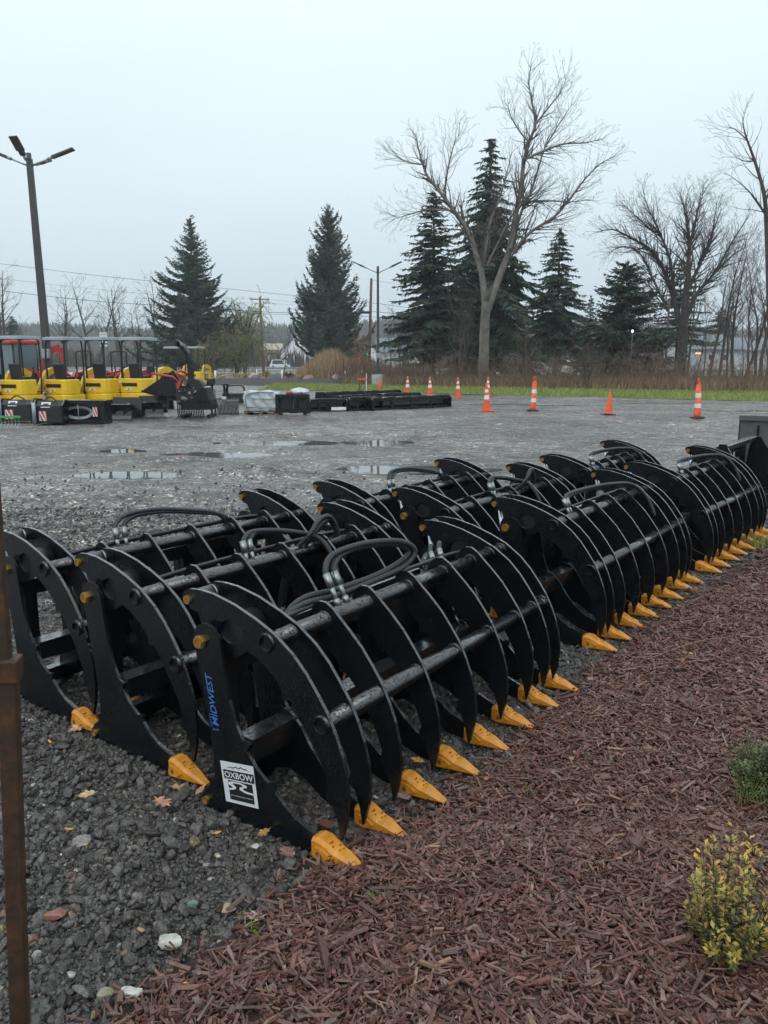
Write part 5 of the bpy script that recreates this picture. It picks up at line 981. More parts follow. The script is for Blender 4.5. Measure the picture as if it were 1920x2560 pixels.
# ------------------------------------------------------------------ red tractors
def wheel(t, c, r, w, rim='red'):
    mb = MB(); ax = Vector((0, 1, 0)); mb.tube([(c[0], c[1] - w / 2, c[2]), (c[0], c[1] - w * .35, c[2]), (c[0], c[1] + w * .35, c[2]), (c[0], c[1] + w / 2, c[2])], [r * .88, r, r, r * .88], 22)
    for i in range(18):
        a = 2 * math.pi * i / 18; mb.box((c[0] + r * math.cos(a), c[1] + (w * .2 if i % 2 else -w * .2), c[2] + r * math.sin(a)), (.05, w * .5, .06), Ry(-a))
    o = mb.build('wheel', M['rubber'], t); MB().tube([(c[0], c[1] - w * .53, c[2]), (c[0], c[1] + w * .53, c[2])], r * .52, 16).build('rim', M[rim], o)
def tractor(px, d, rz, s, label, cab=False):
    t = thing('red_tractor', label, 'tractor', (at(px, d), d, 0), math.radians(rz), 'red tractors behind the yellow machines'); t.scale = (s, s, s)
    mb = MB(); mb.prism([(.2, .55), (.2, 1.18), (.9, 1.16), (1.55, 1.02), (1.66, .85), (1.64, .55)], -.30, .30, lambda p, q, r: (p, r, q)); mb.build('hood', M['red'], t, bevel=.05); MB().box((1.66, 0, .78), (.03, .42, .36)).build('grille', M['ink'], t)
    MB().box((.3, 0, .55), (2.3, .34, .34)).build('chassis', M['black'], t)
    for y in (-.62, .62): wheel(t, (-.55, y, .62), .62, .34); wheel(t, (1.2, y * .92, .40), .40, .24)
    for y in (-.60, .60): mb = MB(); mb.prism([(-1.15, .95), (-.95, 1.22), (-.5, 1.32), (-.02, 1.2), (.1, .9), (.0, .88), (-.1, 1.1), (-.5, 1.22), (-.9, 1.12), (-1.07, .9)], y - .18, y + .18, lambda p, q, r: (p, r, q)); mb.build('fender', M['red'], t)
    for y in (-.2, .2): MB().box((1.67, y, 1.0), (.04, .12, .07)).build('headlight', M['glass'], t)
    mb = MB(); mb.box((-.45, 0, 1.05), (.42, .42, .1)); mb.box((-.66, 0, 1.3), (.1, .42, .42)); mb.build('seat', M['seat'], t, bevel=.03); mb = MB(); mb.tube([(.1, 0, 1.0), (-.05, 0, 1.38)], .02, 6); mb.ring((-.06, 0, 1.4), (-.5, 0, 1), .19, .16, .03, 16); mb.build('steering_wheel', M['seat'], t)
    if cab:
        for x, y in ((-.85, -.52), (-.85, .52), (.22, -.46), (.22, .46)): MB().tube([(x, y, .95), (x * .95, y * .95, 2.2)], .035, 6).build('cab_pillar', M['black'], t)
        mb = MB(); mb.prism([(-.98, -.6), (.36, -.56), (.36, .56), (-.98, .6)], 2.2, 2.36, lambda p, q, r: (p, q, r)); mb.build('cab_roof', M['red'], t, bevel=.05)
        for a, b in (((-.85, -.52), (.22, -.46)), ((-.85, .52), (.22, .46)), ((-.85, -.5), (-.85, .5)), ((.22, -.44), (.22, .44))): mb = MB(); dx, dy = b[0] - a[0], b[1] - a[1]; mb.box(((a[0] + b[0]) / 2, (a[1] + b[1]) / 2, 1.62), (math.hypot(dx, dy) * .95, .015, 1.1), Rz(math.atan2(dy, dx))); mb.build('cab_window', M['glass'], t)
    else:
        mb = MB(); mb.tube(smooth_path([(-.95, -.48, .7), (-.98, -.48, 1.9), (-.97, -.40, 2.15), (-.97, .40, 2.15), (-.98, .48, 1.9), (-.95, .48, .7)]), .035, 8); mb.build('roll_bar', M['black'], t)
    mb = MB()
    for y in (-.42, .42): mb.tube(smooth_path([(.35, y, .95), (1.0, y, 1.25), (1.7, y, 1.0), (2.1, y, .5)]), .06, 6)
    mb.build('loader_arm', M['red'], t); mb = MB(); mb.prism([(2.05, .65), (2.12, .12), (2.55, .06), (2.5, .12), (2.2, .2), (2.15, .66)], -.75, .75, lambda p, q, r: (p, r, q)); mb.build('loader_bucket', M['black'], t)
tractor(62, 33, 60, 1.04, 'red tractor with glazed cab behind the far left excavator', True)
tractor(252, 36, 60, .95, 'red compact tractor seen between the road sign and the second excavator'); tractor(336, 37, 62, .95, 'red compact tractor behind the third excavator'); tractor(398, 38, 65, .95, 'red compact tractor between the chipper hopper and the third excavator')
t = thing('red_excavator', 'red mini excavator raising its arm right of the tall lamp pole', 'excavator', (at(150, 32), 32, 0), math.radians(200)); mb = MB(); mb.box((0, 0, .75), (1.1, 1.0, .5)); mb.build('engine_house', M['red'], t, bevel=.06)
for y in (-.42, .42): mb = MB(); mb.prism([(-.7, .2), (-.6, .02), (.6, .02), (.7, .2), (.6, .38), (-.6, .38)], y - .13, y + .13, lambda p, q, r: (p, r, q)); mb.build('track', M['rubber'], t)
mb = MB(); P = smooth_path([(.5, 0, .8), (.55, 0, 1.4), (.35, 0, 2.0), (-.05, 0, 2.15)], 3)
for a, b in zip(P[:-1], P[1:]): d = b - a; mb.box((a + b) / 2, (d.length * 1.1, .22, .26), Ry(-math.atan2(d.z, d.x)))
mb.build('boom', M['red'], t); MB().box((-.12, 0, 1.7), (.16, .16, .9), Ry(.15)).build('dipper_arm', M['red'], t); MB().tube([(.62, 0, .95), (.5, 0, 1.7)], .04, 8).build('boom_cylinder', M['chrome'], t)

# road sign behind the machines
t = thing('road_sign', 'white road sign reading centre lane above the yellow machines', 'sign', (at(262, 60), 60, 0)); z1, z0 = zt(831, 60), zt(857, 60); w = at(270.5, 60) - at(252.5, 60)
mb = MB(); mb.box((0, 0, (z0 + z1) / 2), (w, .02, z1 - z0), None, 0); fit_text(mb, 'CENTER', lambda a, b: (a, -.013, b), -w * .42, w * .42, z1 - .22, z1 - .08, 1, .01); fit_text(mb, 'LANE', lambda a, b: (a, -.013, b), -w * .3, w * .3, z1 - .42, z1 - .28, 1, .01)
mb.sheet([(x, -.013, z) for x, z in ((-.03, z0 + .06), (-.03, z0 + .2), (-.09, z0 + .2), (0, z0 + .32), (.09, z0 + .2), (.03, z0 + .2), (.03, z0 + .06))][::-1], 1); mb.build('sign_plate', [M['white'], M['ink']], t)
MB().box((0, .03, z0 - .2), (w * .95, .015, .1)).build('lower_plate', M['white'], t); MB().box((0, .05, z1 / 2), (.07, .05, z1)).build('post', M['galv'], t)

# ------------------------------------------------------------------ black attachments in the middle distance
def chevron(mb, x0, x1, z0, z1, y):
    mb.sheet([(x0, y, z0), (x1, y, z0), (x1, y, z1), (x0, y, z1)], 1); w, h = x1 - x0, z1 - z0
    for k in (-.35, .25, .85):
        P = [(max(0, min(1, k + a)), b) for a, b in ((0, 1), (.3, 1), (.95, 0), (.65, 0))]; P = [(x0 + a * w, y - .003, z0 + b * h) for a, b in P]; mb.sheet(P[::-1], 2)
def pusher(px0, px1, py, label, lab=True, hgt=.62, dep=.75):
    a, b = gp(px0, py), gp(px1, py); L = (b - a).length; t = thing('sweeper_attachment', label, 'attachment', a, math.atan2(b.y - a.y, b.x - a.x), 'black attachments lined up before the yellow machines'); y = dep
    mb = MB(); mb.prism([(0, .06), (0, hgt * .8), (dep * .2, hgt), (dep * .9, hgt * .95), (dep, .3), (dep * .8, .06)], .04, L - .04, lambda p, q, r: (r, p, q)); mb.build('housing', M['black'], t, bevel=.015)
    for x in (0, L): MB().prism([(-.06, .02), (-.06, hgt * .82), (dep * .2, hgt * 1.06), (dep * .95, hgt), (dep * 1.04, .2), (dep * .9, .02)], x - .02 if x else -.02, x + .02, lambda p, q, r: (r, p, q)).build('end_plate', M['steel'], t)
    mb = MB(); chevron(mb, L * .16, L * .42, hgt * .18, hgt * .58, -.004); mb.build('warning_sticker', [M['ink'], M['sticker'], M['redink']], t); mb = MB(); mb.box((L * .40, .04, hgt * .84), (.24, .012, .16), Rx(-.6), 0); mb.box((L * .40, .033, hgt * .84), (.14, .012, .08), Rx(-.6), 1); mb.build('label_sticker', [M['sticker'], M['ink']], t)
    mb = MB(); mb.tube([(L * .05, -.10, .05), (L * .05, -.10, hgt * .95)], .05, 10); mb.build('corner_post', M['galv'], t); mb = MB(); mb.tube(smooth_path([(L * .3, .1, hgt), (L * .45, .15, hgt + .1), (L * .6, .12, hgt + .08), (L * .75, .1, hgt)]), .02, 6); mb.build('hose', M['hose'], t); return t
pusher(2, 82, 1058, 'black boxed attachment with red and white stripes, at the left edge'); pusher(88, 160, 1063, 'black boxed attachment with red and white stripes, left of the open frame')
# open black frame with a coil of cable
a = gp(136, 1061); t = thing('sweeper_attachment', 'open black frame with a coiled grey cable inside, before the lamp pole', 'attachment', a); s = a.y / F; w, hh = 123 * s, .62
for x in (0, w): MB().box((x, .25, hh / 2), (.1, .6, hh)).build('end_post', M['steel'], t)
MB().box((w / 2, .1, hh - .04), (w - .1, .25, .09)).build('top_beam', M['steel'], t); MB().box((w / 2, .1, .07), (w - .1, .25, .1)).build('bottom_beam', M['steel'], t); MB().box((w / 2, .50, hh / 2), (w - .1, .03, hh - .2)).build('back_sheet', M['black'], t)
mb = MB()
for k in range(5): mb.tube([(w * .48 + (.30 + .02 * k) * math.cos(a_), .12 - .01 * k, .30 + (.12 + .012 * k) * math.sin(a_)) for a_ in [2 * math.pi * i / 20 for i in range(21)]], .012, 6)
mb.tube([(w * .5, .02, .02), (w * .5, .0, .55)], .012, 6); mb.build('cable', M['galv'], t); mb = MB(); mb.tube([(-.1, -.05, .02), (-.1, -.05, .56)], .06, 10); mb.build('corner_post', M['galv'], t); mb = MB(); chevron(mb, w * .78, w * .88, .2, .45, .04); mb.build('warning_sticker', [M['ink'], M['sticker'], M['redink']], t); mb = MB(); mb.box((w * .5, .1, hh + .01), (w * .5, .2, .015)); mb.build('top_plate', M['galv'], t)
# green trimmed rake at the left edge
a = gp(0, 1073); t = thing('tine_rake', 'small rake with a bright green bar at the left edge', 'attachment', a); mb = MB(); mb.box((.12, 0, .30), (.8, .05, .05)); mb.build('bar', mat('bright_green', (.03, .35, .10), .4), t)
for i in range(9): MB().tube(smooth_path([(-.22 + .085 * i, 0, .29), (-.22 + .085 * i, .05, .14), (-.22 + .085 * i, -.06, .02)], 3), .010, 6).build('tine', M['galv'], t)
# quick attach mount and two blades on the gravel
def mount(px, py, s, label, blade):
    a = gp(px, py); t = thing('dozer_blade_attachment', label, 'attachment', a, rnd.uniform(-.15, .15), 'black attachments lined up before the yellow machines')
    mb = MB(); pr = [(0, .02), (.10, .12), (.14, .26), (.10, .38), (.04, .46), (.01, .45), (.06, .37), (.09, .26), (.06, .14), (-.03, .04)]; mb.prism(pr, -blade / 2, blade / 2, lambda p, q, r: (r, p, q)); mb.build('blade', M['steel'], t); MB().box((0, .0, .03), (blade, .03, .07)).build('cutting_edge', M['galvdark'], t)
    mb = MB(); mb.box((-.1, .5, .30), (.12, .9, .12), Rx(.12)); mb.box((.12, .5, .28), (.12, .9, .12), Rx(.12) @ Rz(.3)); mb.build('push_arm', M['steel'], t); mb = MB(); mb.tube([(.3, .25, .35), (.05, .9, .42)], .05, 8); mb.build('angle_cylinder', M['galvdark'], t); mb = MB(); mb.box((0, .95, .36), (.85, .06, .5), Rx(-.2)); mb.build('hitch_plate', M['steel'], t); mb = MB(); mb.box((-.32, -.0, .33), (.17, .012, .13)); mb.build('label_sticker', M['sticker'], t)
mount(291, 1052, 1, 'black blade with white label between the open frame and the second blade', .85); mount(364, 1046, 1, 'black blade lying under the chipper hopper', 1.0)
# wood chipper
CD = 24.0; t = thing('wood_chipper', 'black and red wood chipper with folding hopper and curved discharge chute', 'chipper', (at(474, CD), CD, 0), 0)
k = CD / F; X = lambda px: (px - 474) * k; Z = lambda py: zt(py, CD)
mb = MB(); mb.prism([(X(361), Z(978)), (X(440), Z(926)), (X(452), Z(978)), (X(395), Z(988))], -.45, -.42, lambda p, q, r: (p, r, q)); mb.prism([(X(361), Z(978)), (X(425), Z(926)), (X(452), Z(978)), (X(395), Z(988))], .42, .45, lambda p, q, r: (p, r, q)); mb.prism([(X(361), Z(978)), (X(395), Z(988)), (X(452), Z(980)), (X(452), Z(976)), (X(395), Z(983)), (X(363), Z(974))], -.42, .42, lambda p, q, r: (p, r, q)); mb.build('hopper', M['steel'], t)
mb = MB(); mb.tube([(X(392), -.46, Z(933)), (X(440), -.46, Z(941)), (X(452), -.46, Z(952))], .035, 6);  mb.build('hopper_rim', M['red'], t)
mb = MB(); mb.tube([(X(476), 0, Z(978)), (X(476), 0, Z(945)), (X(475), 0, Z(905)), (X(471), 0, Z(884)), (X(461), 0, Z(868)), (X(445), 0, Z(857))], [.13, .11, .105, .105, .10, .095], 6); mb.build('discharge_chute', M['steel'], t); MB().box((X(444), 0, Z(856)), (.10, .26, .16), Ry(.5)).build('chute_deflector', M['black'], t)
mb = MB(); mb.tube([(X(484), -.32, Z(972)), (X(484), .30, Z(972))], .30, 20); mb.build('drum_housing', M['black'], t); mb = MB(); mb.box((X(500), .1, Z(992)), (.45, .7, .42)); mb.build('engine', M['black'], t, bevel=.03)
mb = MB()
for i in range(26): c = (X(468 + rnd.uniform(-14, 36)), -.36 + rnd.uniform(-.06, .1), Z(965 + rnd.uniform(-18, 30))); mb.box(c, (rnd.uniform(.04, .12), .08, rnd.uniform(.03, .1)), Ry(rnd.uniform(0, 3)), rnd.choice((0, 0, 1, 2)))
mb.build('fittings', [M['black'], M['galvdark'], M['grey']], t); MB().box((X(452), -.40, Z(962)), (.12, .10, .22), Ry(.4)).build('feed_control', M['red'], t); MB().box((X(466), -.42, Z(958)), (.10, .02, .12)).build('warning_label', M['yellow'], t)
mb = MB(); mb.prism([(X(480), Z(1000)), (X(512), Z(966)), (X(520), Z(968)), (X(528), Z(1000))], -.5, .35, lambda p, q, r: (p, r, q)); mb.build('belt_guard', M['steel'], t); MB().box((X(492), .1, Z(1010)), (X(528) - X(456), .9, .30)).build('base_frame', M['steel'], t)
MB().tube([(X(398), -.3, 0), (X(398), -.3, Z(985))], .025, 8).build('support_leg', M['black'], t)
for sx in (458, 522): MB().box((X(sx), .1, .05), (.10, .95, .10)).build('skid_foot', M['steel'], t)
mb = MB(); mb.tube(smooth_path([(X(446), -.42, Z(950)), (X(452), -.5, Z(985)), (X(470), -.48, Z(1000)), (X(490), -.45, Z(980))]), .018, 6); mb.build('hose', M['hose'], t)
# landscape rakes
def rake(px0, px1, py, label, sx):
    a, b = gp(px0, py), gp(px1, py); L = (b - a).length; t = thing('landscape_rake', label, 'rake', a, math.atan2(b.y - a.y, b.x - a.x) + .1, 'landscape rakes on the gravel'); MB().box((L / 2, .1, .46), (L, .09, .09)).build('tine_bar', M['steel'], t)
    n = 16
    for i in range(n): x = L * (i + .5) / n; MB().tube(smooth_path([(x, .1, .48), (x, -.14, .42), (x, -.24, .22), (x, -.14, .0)], 4), .016, 5).build('tine', M['steel'], t)
    mb = MB(); mb.tube([(L * .5, .1, .48), (L * .5 + .5 * sx, .9, .42)], .04, 6); mb.tube([(L * .15, .1, .48), (L * .5 + .5 * sx, .9, .42)], .035, 6); mb.tube([(L * .9, .1, .48), (L * .5 + .5 * sx, .9, .42)], .035, 6); mb.build('drawbar', M['steel'], t); MB().tube([(L * .5 + .5 * sx, .9, 0), (L * .5 + .5 * sx, .9, .75)], .035, 6).build('hitch_mast', M['galvdark'], t); MB().box((L * .3, -.0, .52), (.14, .02, .09)).build('label_sticker', M['sticker'], t)
rake(446, 512, 1042, 'black landscape rake with curved tines in front of the chipper', 1); rake(545, 598, 1037, 'black landscape rake left of the wrapped pallet', -1)
# attachment with upright hoop left of the pallet
a = gp(562, 1010); t = thing('trencher_attachment', 'black attachment with an upright hoop just left of the wrapped pallet', 'attachment', a); mb = MB(); mb.box((.35, .3, .22), (.9, .6, .40)); mb.build('body', M['black'], t, bevel=.04); mb = MB(); mb.tube(smooth_path([(.05, .2, .3), (.05, .2, .62), (.2, .2, .70), (.65, .2, .70), (.75, .2, .5)]), .035, 8); mb.build('hoop', M['steel'], t)
for x in (0, .12): MB().box((x, 0, .38), (.07, .08, .74)).build('upright', M['steel'], t)
MB().box((.06, -.02, .74), (.24, .1, .06)).build('top_bar', M['steel'], t); MB().tube([(-.02, .05, .2), (-.02, -.1, .2)], .1, 10).build('hub', M['galvdark'], t)
# wrapped pallet
a = gp(610, 1038); t = thing('wrapped_pallet', 'pallet load wrapped in white plastic film', 'pallet', a, -.04); k = a.y / F; w = 84 * k; hh = 58 * k
nx, nz = 14, 9; mb = MB(); g2 = lambda i, j, y: (w * i / nx + .02 * math.sin(j * 1.7 + i), y + .035 * math.sin(i * 1.3 + j * .9) + .02 * rnd.uniform(-1, 1), .12 + (hh - .12) * j / nz + (.03 * math.sin(i * .9) if j == nz else 0)); vs = [g2(i, j, 0) for j in range(nz + 1) for i in range(nx + 1)] + [g2(i, j, .85) for j in range(nz + 1) for i in range(nx + 1)]; N1 = (nx + 1) * (nz + 1); q = lambda i, j, s: s * N1 + j * (nx + 1) + i; fs = []
for j in range(nz):
    for i in range(nx): fs += [(q(i, j, 0), q(i + 1, j, 0), q(i + 1, j + 1, 0), q(i, j + 1, 0)), (q(i, j, 1), q(i, j + 1, 1), q(i + 1, j + 1, 1), q(i + 1, j, 1))]
for i in range(nx): fs += [(q(i, nz, 0), q(i + 1, nz, 0), q(i + 1, nz, 1), q(i, nz, 1)), (q(i, 0, 0), q(i, 0, 1), q(i + 1, 0, 1), q(i + 1, 0, 0))]
for j in range(nz): fs += [(q(0, j, 0), q(0, j + 1, 0), q(0, j + 1, 1), q(0, j, 1)), (q(nx, j, 0), q(nx, j, 1), q(nx, j + 1, 1), q(nx, j + 1, 0))]
mb.add(vs, fs, 0, True); mb.build('plastic_wrap', M['wrap'], t); mb = MB(); mb.box((w / 2, .42, .10), (w, .85, .03)); [mb.box((w * f, .42, .05), (.1, .85, .09)) for f in (.06, .5, .94)]; mb.build('pallet', M['woodred'], t); mb = MB(); [mb.tube([(w * .12, -.05, z), (w * .95, -.05, z - .03)], .014, 6) for z in (hh * .35, hh * .72)]; mb.tube(smooth_path([(w * .1, -.03, hh * .3), (w * .08, -.05, hh * .8), (w * .35, -.03, hh * .97), (w * .9, -.03, hh * .97)]), .018, 6); mb.build('strap', M['grey'], t)
# square frame with two openings
a = gp(694, 1040); t = thing('mounting_attachment', 'square black frame with two openings right of the wrapped pallet', 'attachment', a); k = a.y / F; w = 76 * k; hh = 52 * k
for x in (0, w * .46, w * .60, w): MB().box((x, 0, hh / 2 + .02), (.10, .14, hh - .12)).build('upright', M['steel'], t)
MB().box((w / 2, 0, hh - .03), (w + .1, .16, .10)).build('top_beam', M['steel'], t); MB().box((w / 2, 0, .16), (w + .1, .16, .12)).build('bottom_beam', M['steel'], t); MB().box((w / 2, .12, hh * .55), (w, .03, hh * .7)).build('back_sheet', M['black'], t); MB().box((w * .53, .07, hh * .5), (.2, .04, hh * .6)).build('white_sheet', M['white'], t)
for x in (.12, .9): MB().box((w * x, 0, .06), (.10, .2, .14)).build('foot', M['steel'], t)
mb = MB(); [mb.ball((w * x, 0, hh + .06), (.07, .07, .06), 1, 0) for x in (.35, .44, .78)]; mb.build('red_coupler', M['red'], t); mb = MB(); mb.ball((w * .70, .15, hh + .08), (.32, .2, .13), 2, 0, .12); mb.build('plastic_bag', M['wrap'], t)
# leveler and long box blades
def long_box(px0, px1, py0, py1, hgt, dep, label, ends=True, white=False):
    a, b = gp(px0, py0), gp(px1, py1); L = (b - a).length; t = thing('land_leveler', label, 'attachment', a, math.atan2(b.y - a.y, b.x - a.x), 'long black levelers stacked on the gravel')
    mb = MB(); mb.box((L / 2, dep, hgt * .5), (L - .06, .04, hgt * .9)); mb.box((L / 2, 0.02, hgt * .80), (L - .06, .05, hgt * .16)); mb.box((L / 2, .02, hgt * .12), (L - .06, .05, hgt * .18)); mb.box((L / 2, dep * .5, hgt * .93), (L - .06, dep * .8, .03)); mb.build('box_beam', M['steel'], t); MB().box((L / 2, dep * .45, hgt * .55), (L - .1, .03, hgt * .4)).build('scraper_bar', M['galvdark'], t)
    for x in ((0, L) if ends else (0,)): MB().prism([(-.08, .02), (-.08, hgt * .85), (0, hgt), (dep, hgt), (dep + .05, .02)], x - .02, x + .02, lambda p, q, r: (r, p, q)).build('end_plate', M['steel'], t)
    for i in range(3): MB().box((L * (.25 + .25 * i), .02, hgt * .46), (.07, .06, hgt * .52)).build('upright', M['steel'], t)
    if white: MB().box((L * .78, -.03, hgt * .25), (.5, .05, .10)).build('white_sheet', M['white'], t)
    for i in range(3): MB().box((L * (.3 + .2 * i), dep * .4, hgt * .97), (.22, .2, .05)).build('bracket', M['black'], t)
long_box(774, 866, 1031, 1029, .42, .6, 'black leveler frame with a scrap of white on it, right of the square frame', True, True); long_box(872, 955, 1029, 1026, .46, .7, 'short black box between the leveler frame and the longest box', True); long_box(928, 1124, 1028, 1018, .44, .7, 'longest black box with a pale scraper bar, next to the striped cones', True); long_box(955, 1050, 1012, 1008, .42, .7, 'black box behind the longest one', True); long_box(812, 1000, 998, 990, .30, .6, 'thin long black frame farthest back in the stack', True); long_box(850, 990, 1008, 1003, .30, .5, 'thin black frame in the middle of the stack', True)
for px, py, lb in ((455, 1000, 'small dark potted evergreen behind the chipper'), (278, 1006, 'low shrub below the third excavator'), (400, 1012, 'low shrub beside the chipper leg'), (345, 1010, 'low shrub under the third and fourth excavators')):
    p = gp(px, py + 20); leafy('low_shrub', lb, 'shrub', (p.x, p.y, 0), .22, .17, 260, .07, [(.05, .055, .03), (.09, .07, .035), (.035, .05, .03)], 0, grp='low shrubs among the machines')

# ------------------------------------------------------------------ skeleton bucket behind the grapples, rear bucket
t = thing('skeleton_bucket', 'black skeleton bucket with slotted back at the far end of the grapple rows', 'bucket', (3.80, 9.25, 0), math.radians(54)); BW = 1.75
for r in (0, BW): MB().prism([(-.05, .0), (.02, .55), (.09, .66), (.15, .66), (.34, .36), (.70, .10), (.72, 0)], r - .012, r + .012, lambda p, q, s: (s, -p, q)).build('end_plate', M['steel'], t)
mb = MB(); mb.box((BW / 2, -.06, .635), (BW - .03, .10, .06)); mb.build('top_beam', M['steel'], t, bevel=.008)
mb = MB()
for x0, x1, z0, z1 in ((.02, 1.05, .0, .60), (1.05, 1.20, .50, .60), (1.05, 1.20, .0, .18), (1.20, 1.32, .0, .60), (1.32, 1.45, .42, .60), (1.32, 1.45, .0, .12), (1.45, BW - .02, .0, .60)): mb.box(((x0 + x1) / 2, .03, (z0 + z1) / 2 + .01), (x1 - x0, .02, z1 - z0))
mb.build('back_plate', M['steel'], t)
for i in range(8): MB().box((.12 + .215 * i, -.38, .06), (.03, .66, .08)).build('floor_tine', M['steel'], t)
mb = MB(); [mb.tube([(.02, -.16 - .14 * i, .06), (BW - .02, -.16 - .14 * i, .06)], .02, 8) for i in range(5)]; mb.build('cross_rod', M['steel'], t); MB().prism([(0, .56), (.06, .70), (.14, .70), (.18, .58)], -.03, -.015, lambda p, q, s: (s, -p, q)).build('lug', M['steel'], t)
t = thing('dirt_bucket', 'large black dirt bucket with a pale lip at the right edge, behind the skeleton bucket', 'bucket', (5.15, 11.7, 0), math.radians(-28)); L = 1.9
mb = MB(); mb.prism([(0, .0), (-.02, .45), (.03, .80), (.10, .84), (.10, .80), (.05, .76), (.02, .45), (.05, .05), (.55, .03), (.75, .02), (.75, 0)], 0, L, lambda p, q, s: (s, p, q)); mb.build('shell', mat('dark_grey_paint', (.045, .05, .055), .4, var=.2), t, bevel=.008)
for r in (0, L): MB().prism([(0, 0), (-.02, .45), (.03, .80), (.12, .82), (.45, .45), (.75, .03)], r - .012, r + .012, lambda p, q, s: (s, p, q)).build('end_plate', M['steel'], t)
MB().box((L / 2, -.0, .83), (L + .03, .05, .07)).build('lip', M['galvdark'], t)
for i in range(4): MB().box((.25 + .46 * i, -.03, .40), (.03, .04, .66)).build('rib', M['steel'], t)
t = thing('dirt_bucket', 'dark bucket end with sloping side at the right edge, right of the skeleton bucket', 'bucket', (4.56, 9.95, 0), math.radians(54)); mb = MB(); mb.prism([(0, 0), (.02, .10), (.17, .46), (.26, .49), (.8, .42), (.86, 0)], 0, 1.6, lambda p, q, s: (s, -p, q)); mb.build('shell', M['steel'], t, bevel=.01); MB().prism([(-.02, 0), (0, .11), (.15, .49), (.27, .52), (.83, .44), (.89, 0)], -.02, -.004, lambda p, q, s: (s, -p, q)).build('end_plate', M['steel'], t)

# ------------------------------------------------------------------ rusty post, stones, fallen leaves
def onplane(px, py, y):
    u, v = (px - 960) / F, (1280 - py) / F; r = Vector((u, math.cos(PITCH) + v * math.sin(PITCH), -math.sin(PITCH) + v * math.cos(PITCH))); return Vector((0, 0, H)) + r * (y / r.y)
PA, PB = onplane(51, 2560, 1.42), onplane(21, 1690, 1.42); ax = (PB - PA).normalized(); foot = PA - ax * (PA.z / ax.z)
t = thing('rusty_post', 'rusty square steel post with a collar at the left edge', 'post', foot); t.rotation_euler = (0, math.atan2(ax.x, ax.z), math.radians(0)); zc = (PB - foot).length; RQ = Rz(.15)
mb = MB(); mb.box((0, 0, zc / 2 - .05), (.033, .033, zc + .10), RQ); mb.build('lower_tube', M['rust'], t, bevel=.004); mb = MB(); mb.box((0, 0, zc + .014), (.044, .044, .046), RQ); mb.build('collar', M['rust'], t, bevel=.004); mb = MB(); mb.box((-.014, 0, zc + .22), (.026, .026, .42), RQ @ Ry(-.035)); mb.build('upper_tube', M['rust'], t, bevel=.004)
def feature_stone(px, py, w, col, label, flat=.5, name='loose_stone'):
    p = gp(px, py); V, Fc = ICO[2]; v = V.copy()
    for k in range(10):
        n = rng.normal(size=3); n /= np.linalg.norm(n); h = rng.uniform(.45, .85); e = v @ n; o = e > h; v[o] -= np.outer(e[o] - h, n)
    a = rng.uniform(-.5, .5); R = np.array(Rz(a)); v = (v * np.array([w * .5, w * .36, w * .5 * flat])) @ R.T; mb = MB(); mb.add([tuple(q) for q in v], Fc); o = mb.build(name, mat('stone', col, .5, var=.35, vs=40, bump=.5, bs=90, bdist=.004), loc=(p.x, p.y, .014 + w * .12)); tag(o, label, 'stone', 'larger loose stones on the gravel')
feature_stone(425, 2370, .085, (.42, .41, .37), 'white crusty stone in the lower left gravel'); feature_stone(325, 2500, .075, (.42, .40, .37), 'whitish block of stone at the mulch edge, bottom'); feature_stone(258, 2505, .06, (.24, .22, .15), 'pale olive stone left of the whitish block'); feature_stone(484, 2275, .05, (.12, .19, .16), 'green stone in the lower gravel'); feature_stone(572, 2285, .065, (.34, .26, .15), 'flat tan stone right of the green stone', .3)
feature_stone(137, 2303, .075, (.22, .10, .075), 'reddish brick fragment near the rusty post', .35); feature_stone(640, 2128, .042, (.38, .35, .28), 'cream pebble below the sticker'); feature_stone(352, 2337, .03, (.34, .22, .12), 'small orange tan chip of stone'); feature_stone(545, 2150, .03, (.4, .36, .25), 'small split cream pebble'); feature_stone(1133, 2062, .035, (.10, .12, .15), 'slate chip lying on the mulch', .25); feature_stone(178, 2450, .035, (.3, .3, .26), 'light grey green pebble near the rusty post')
oak = [(0, -.5), (.04, -.3), (.14, -.30), (.22, -.16), (.12, -.12), (.30, .02), (.34, .12), (.16, .10), (.20, .28), (.12, .34), (.06, .30), (0, .5), (-.07, .28), (-.16, .36), (-.20, .26), (-.14, .10), (-.34, .16), (-.30, .04), (-.12, -.10), (-.24, -.18), (-.14, -.30), (-.04, -.3)]
oval = [(0, -.5), (.16, -.25), (.2, .05), (.12, .32), (0, .5), (-.14, .3), (-.2, .0), (-.14, -.28)]
def fallen(px, py, w, col, label, shp=oak, z=.03):
    p = gp(px, py, z); a = rnd.uniform(0, 6.28); R = Rz(a) @ Rx(rnd.uniform(-.25, .25)); w *= 1.22; mb = MB(); n = len(shp); c = (0, 0, .0); vs = [Vector((x * w, y * w, w * (.35 * x * x + .25 * max(0, y) ** 2 + .03 * math.sin(9 * x + 7 * y)))) for x, y in shp] + [Vector((0, 0, -.04 * w))]
    mb.add([R @ v for v in vs], [(i, (i + 1) % n, n) for i in range(n)], 0, False); o = mb.build('fallen_leaf', mat('leaf_tan', col, .5, var=.3, vs=50), loc=(p.x, p.y, p.z)); s = o.modifiers.new('thickness', 'SOLIDIFY'); s.thickness = .0006; tag(o, label, 'leaf', 'fallen leaves on the ground')
tan = (.38, .20, .12); yel = (.60, .30, .02); brn = (.20, .09, .05)
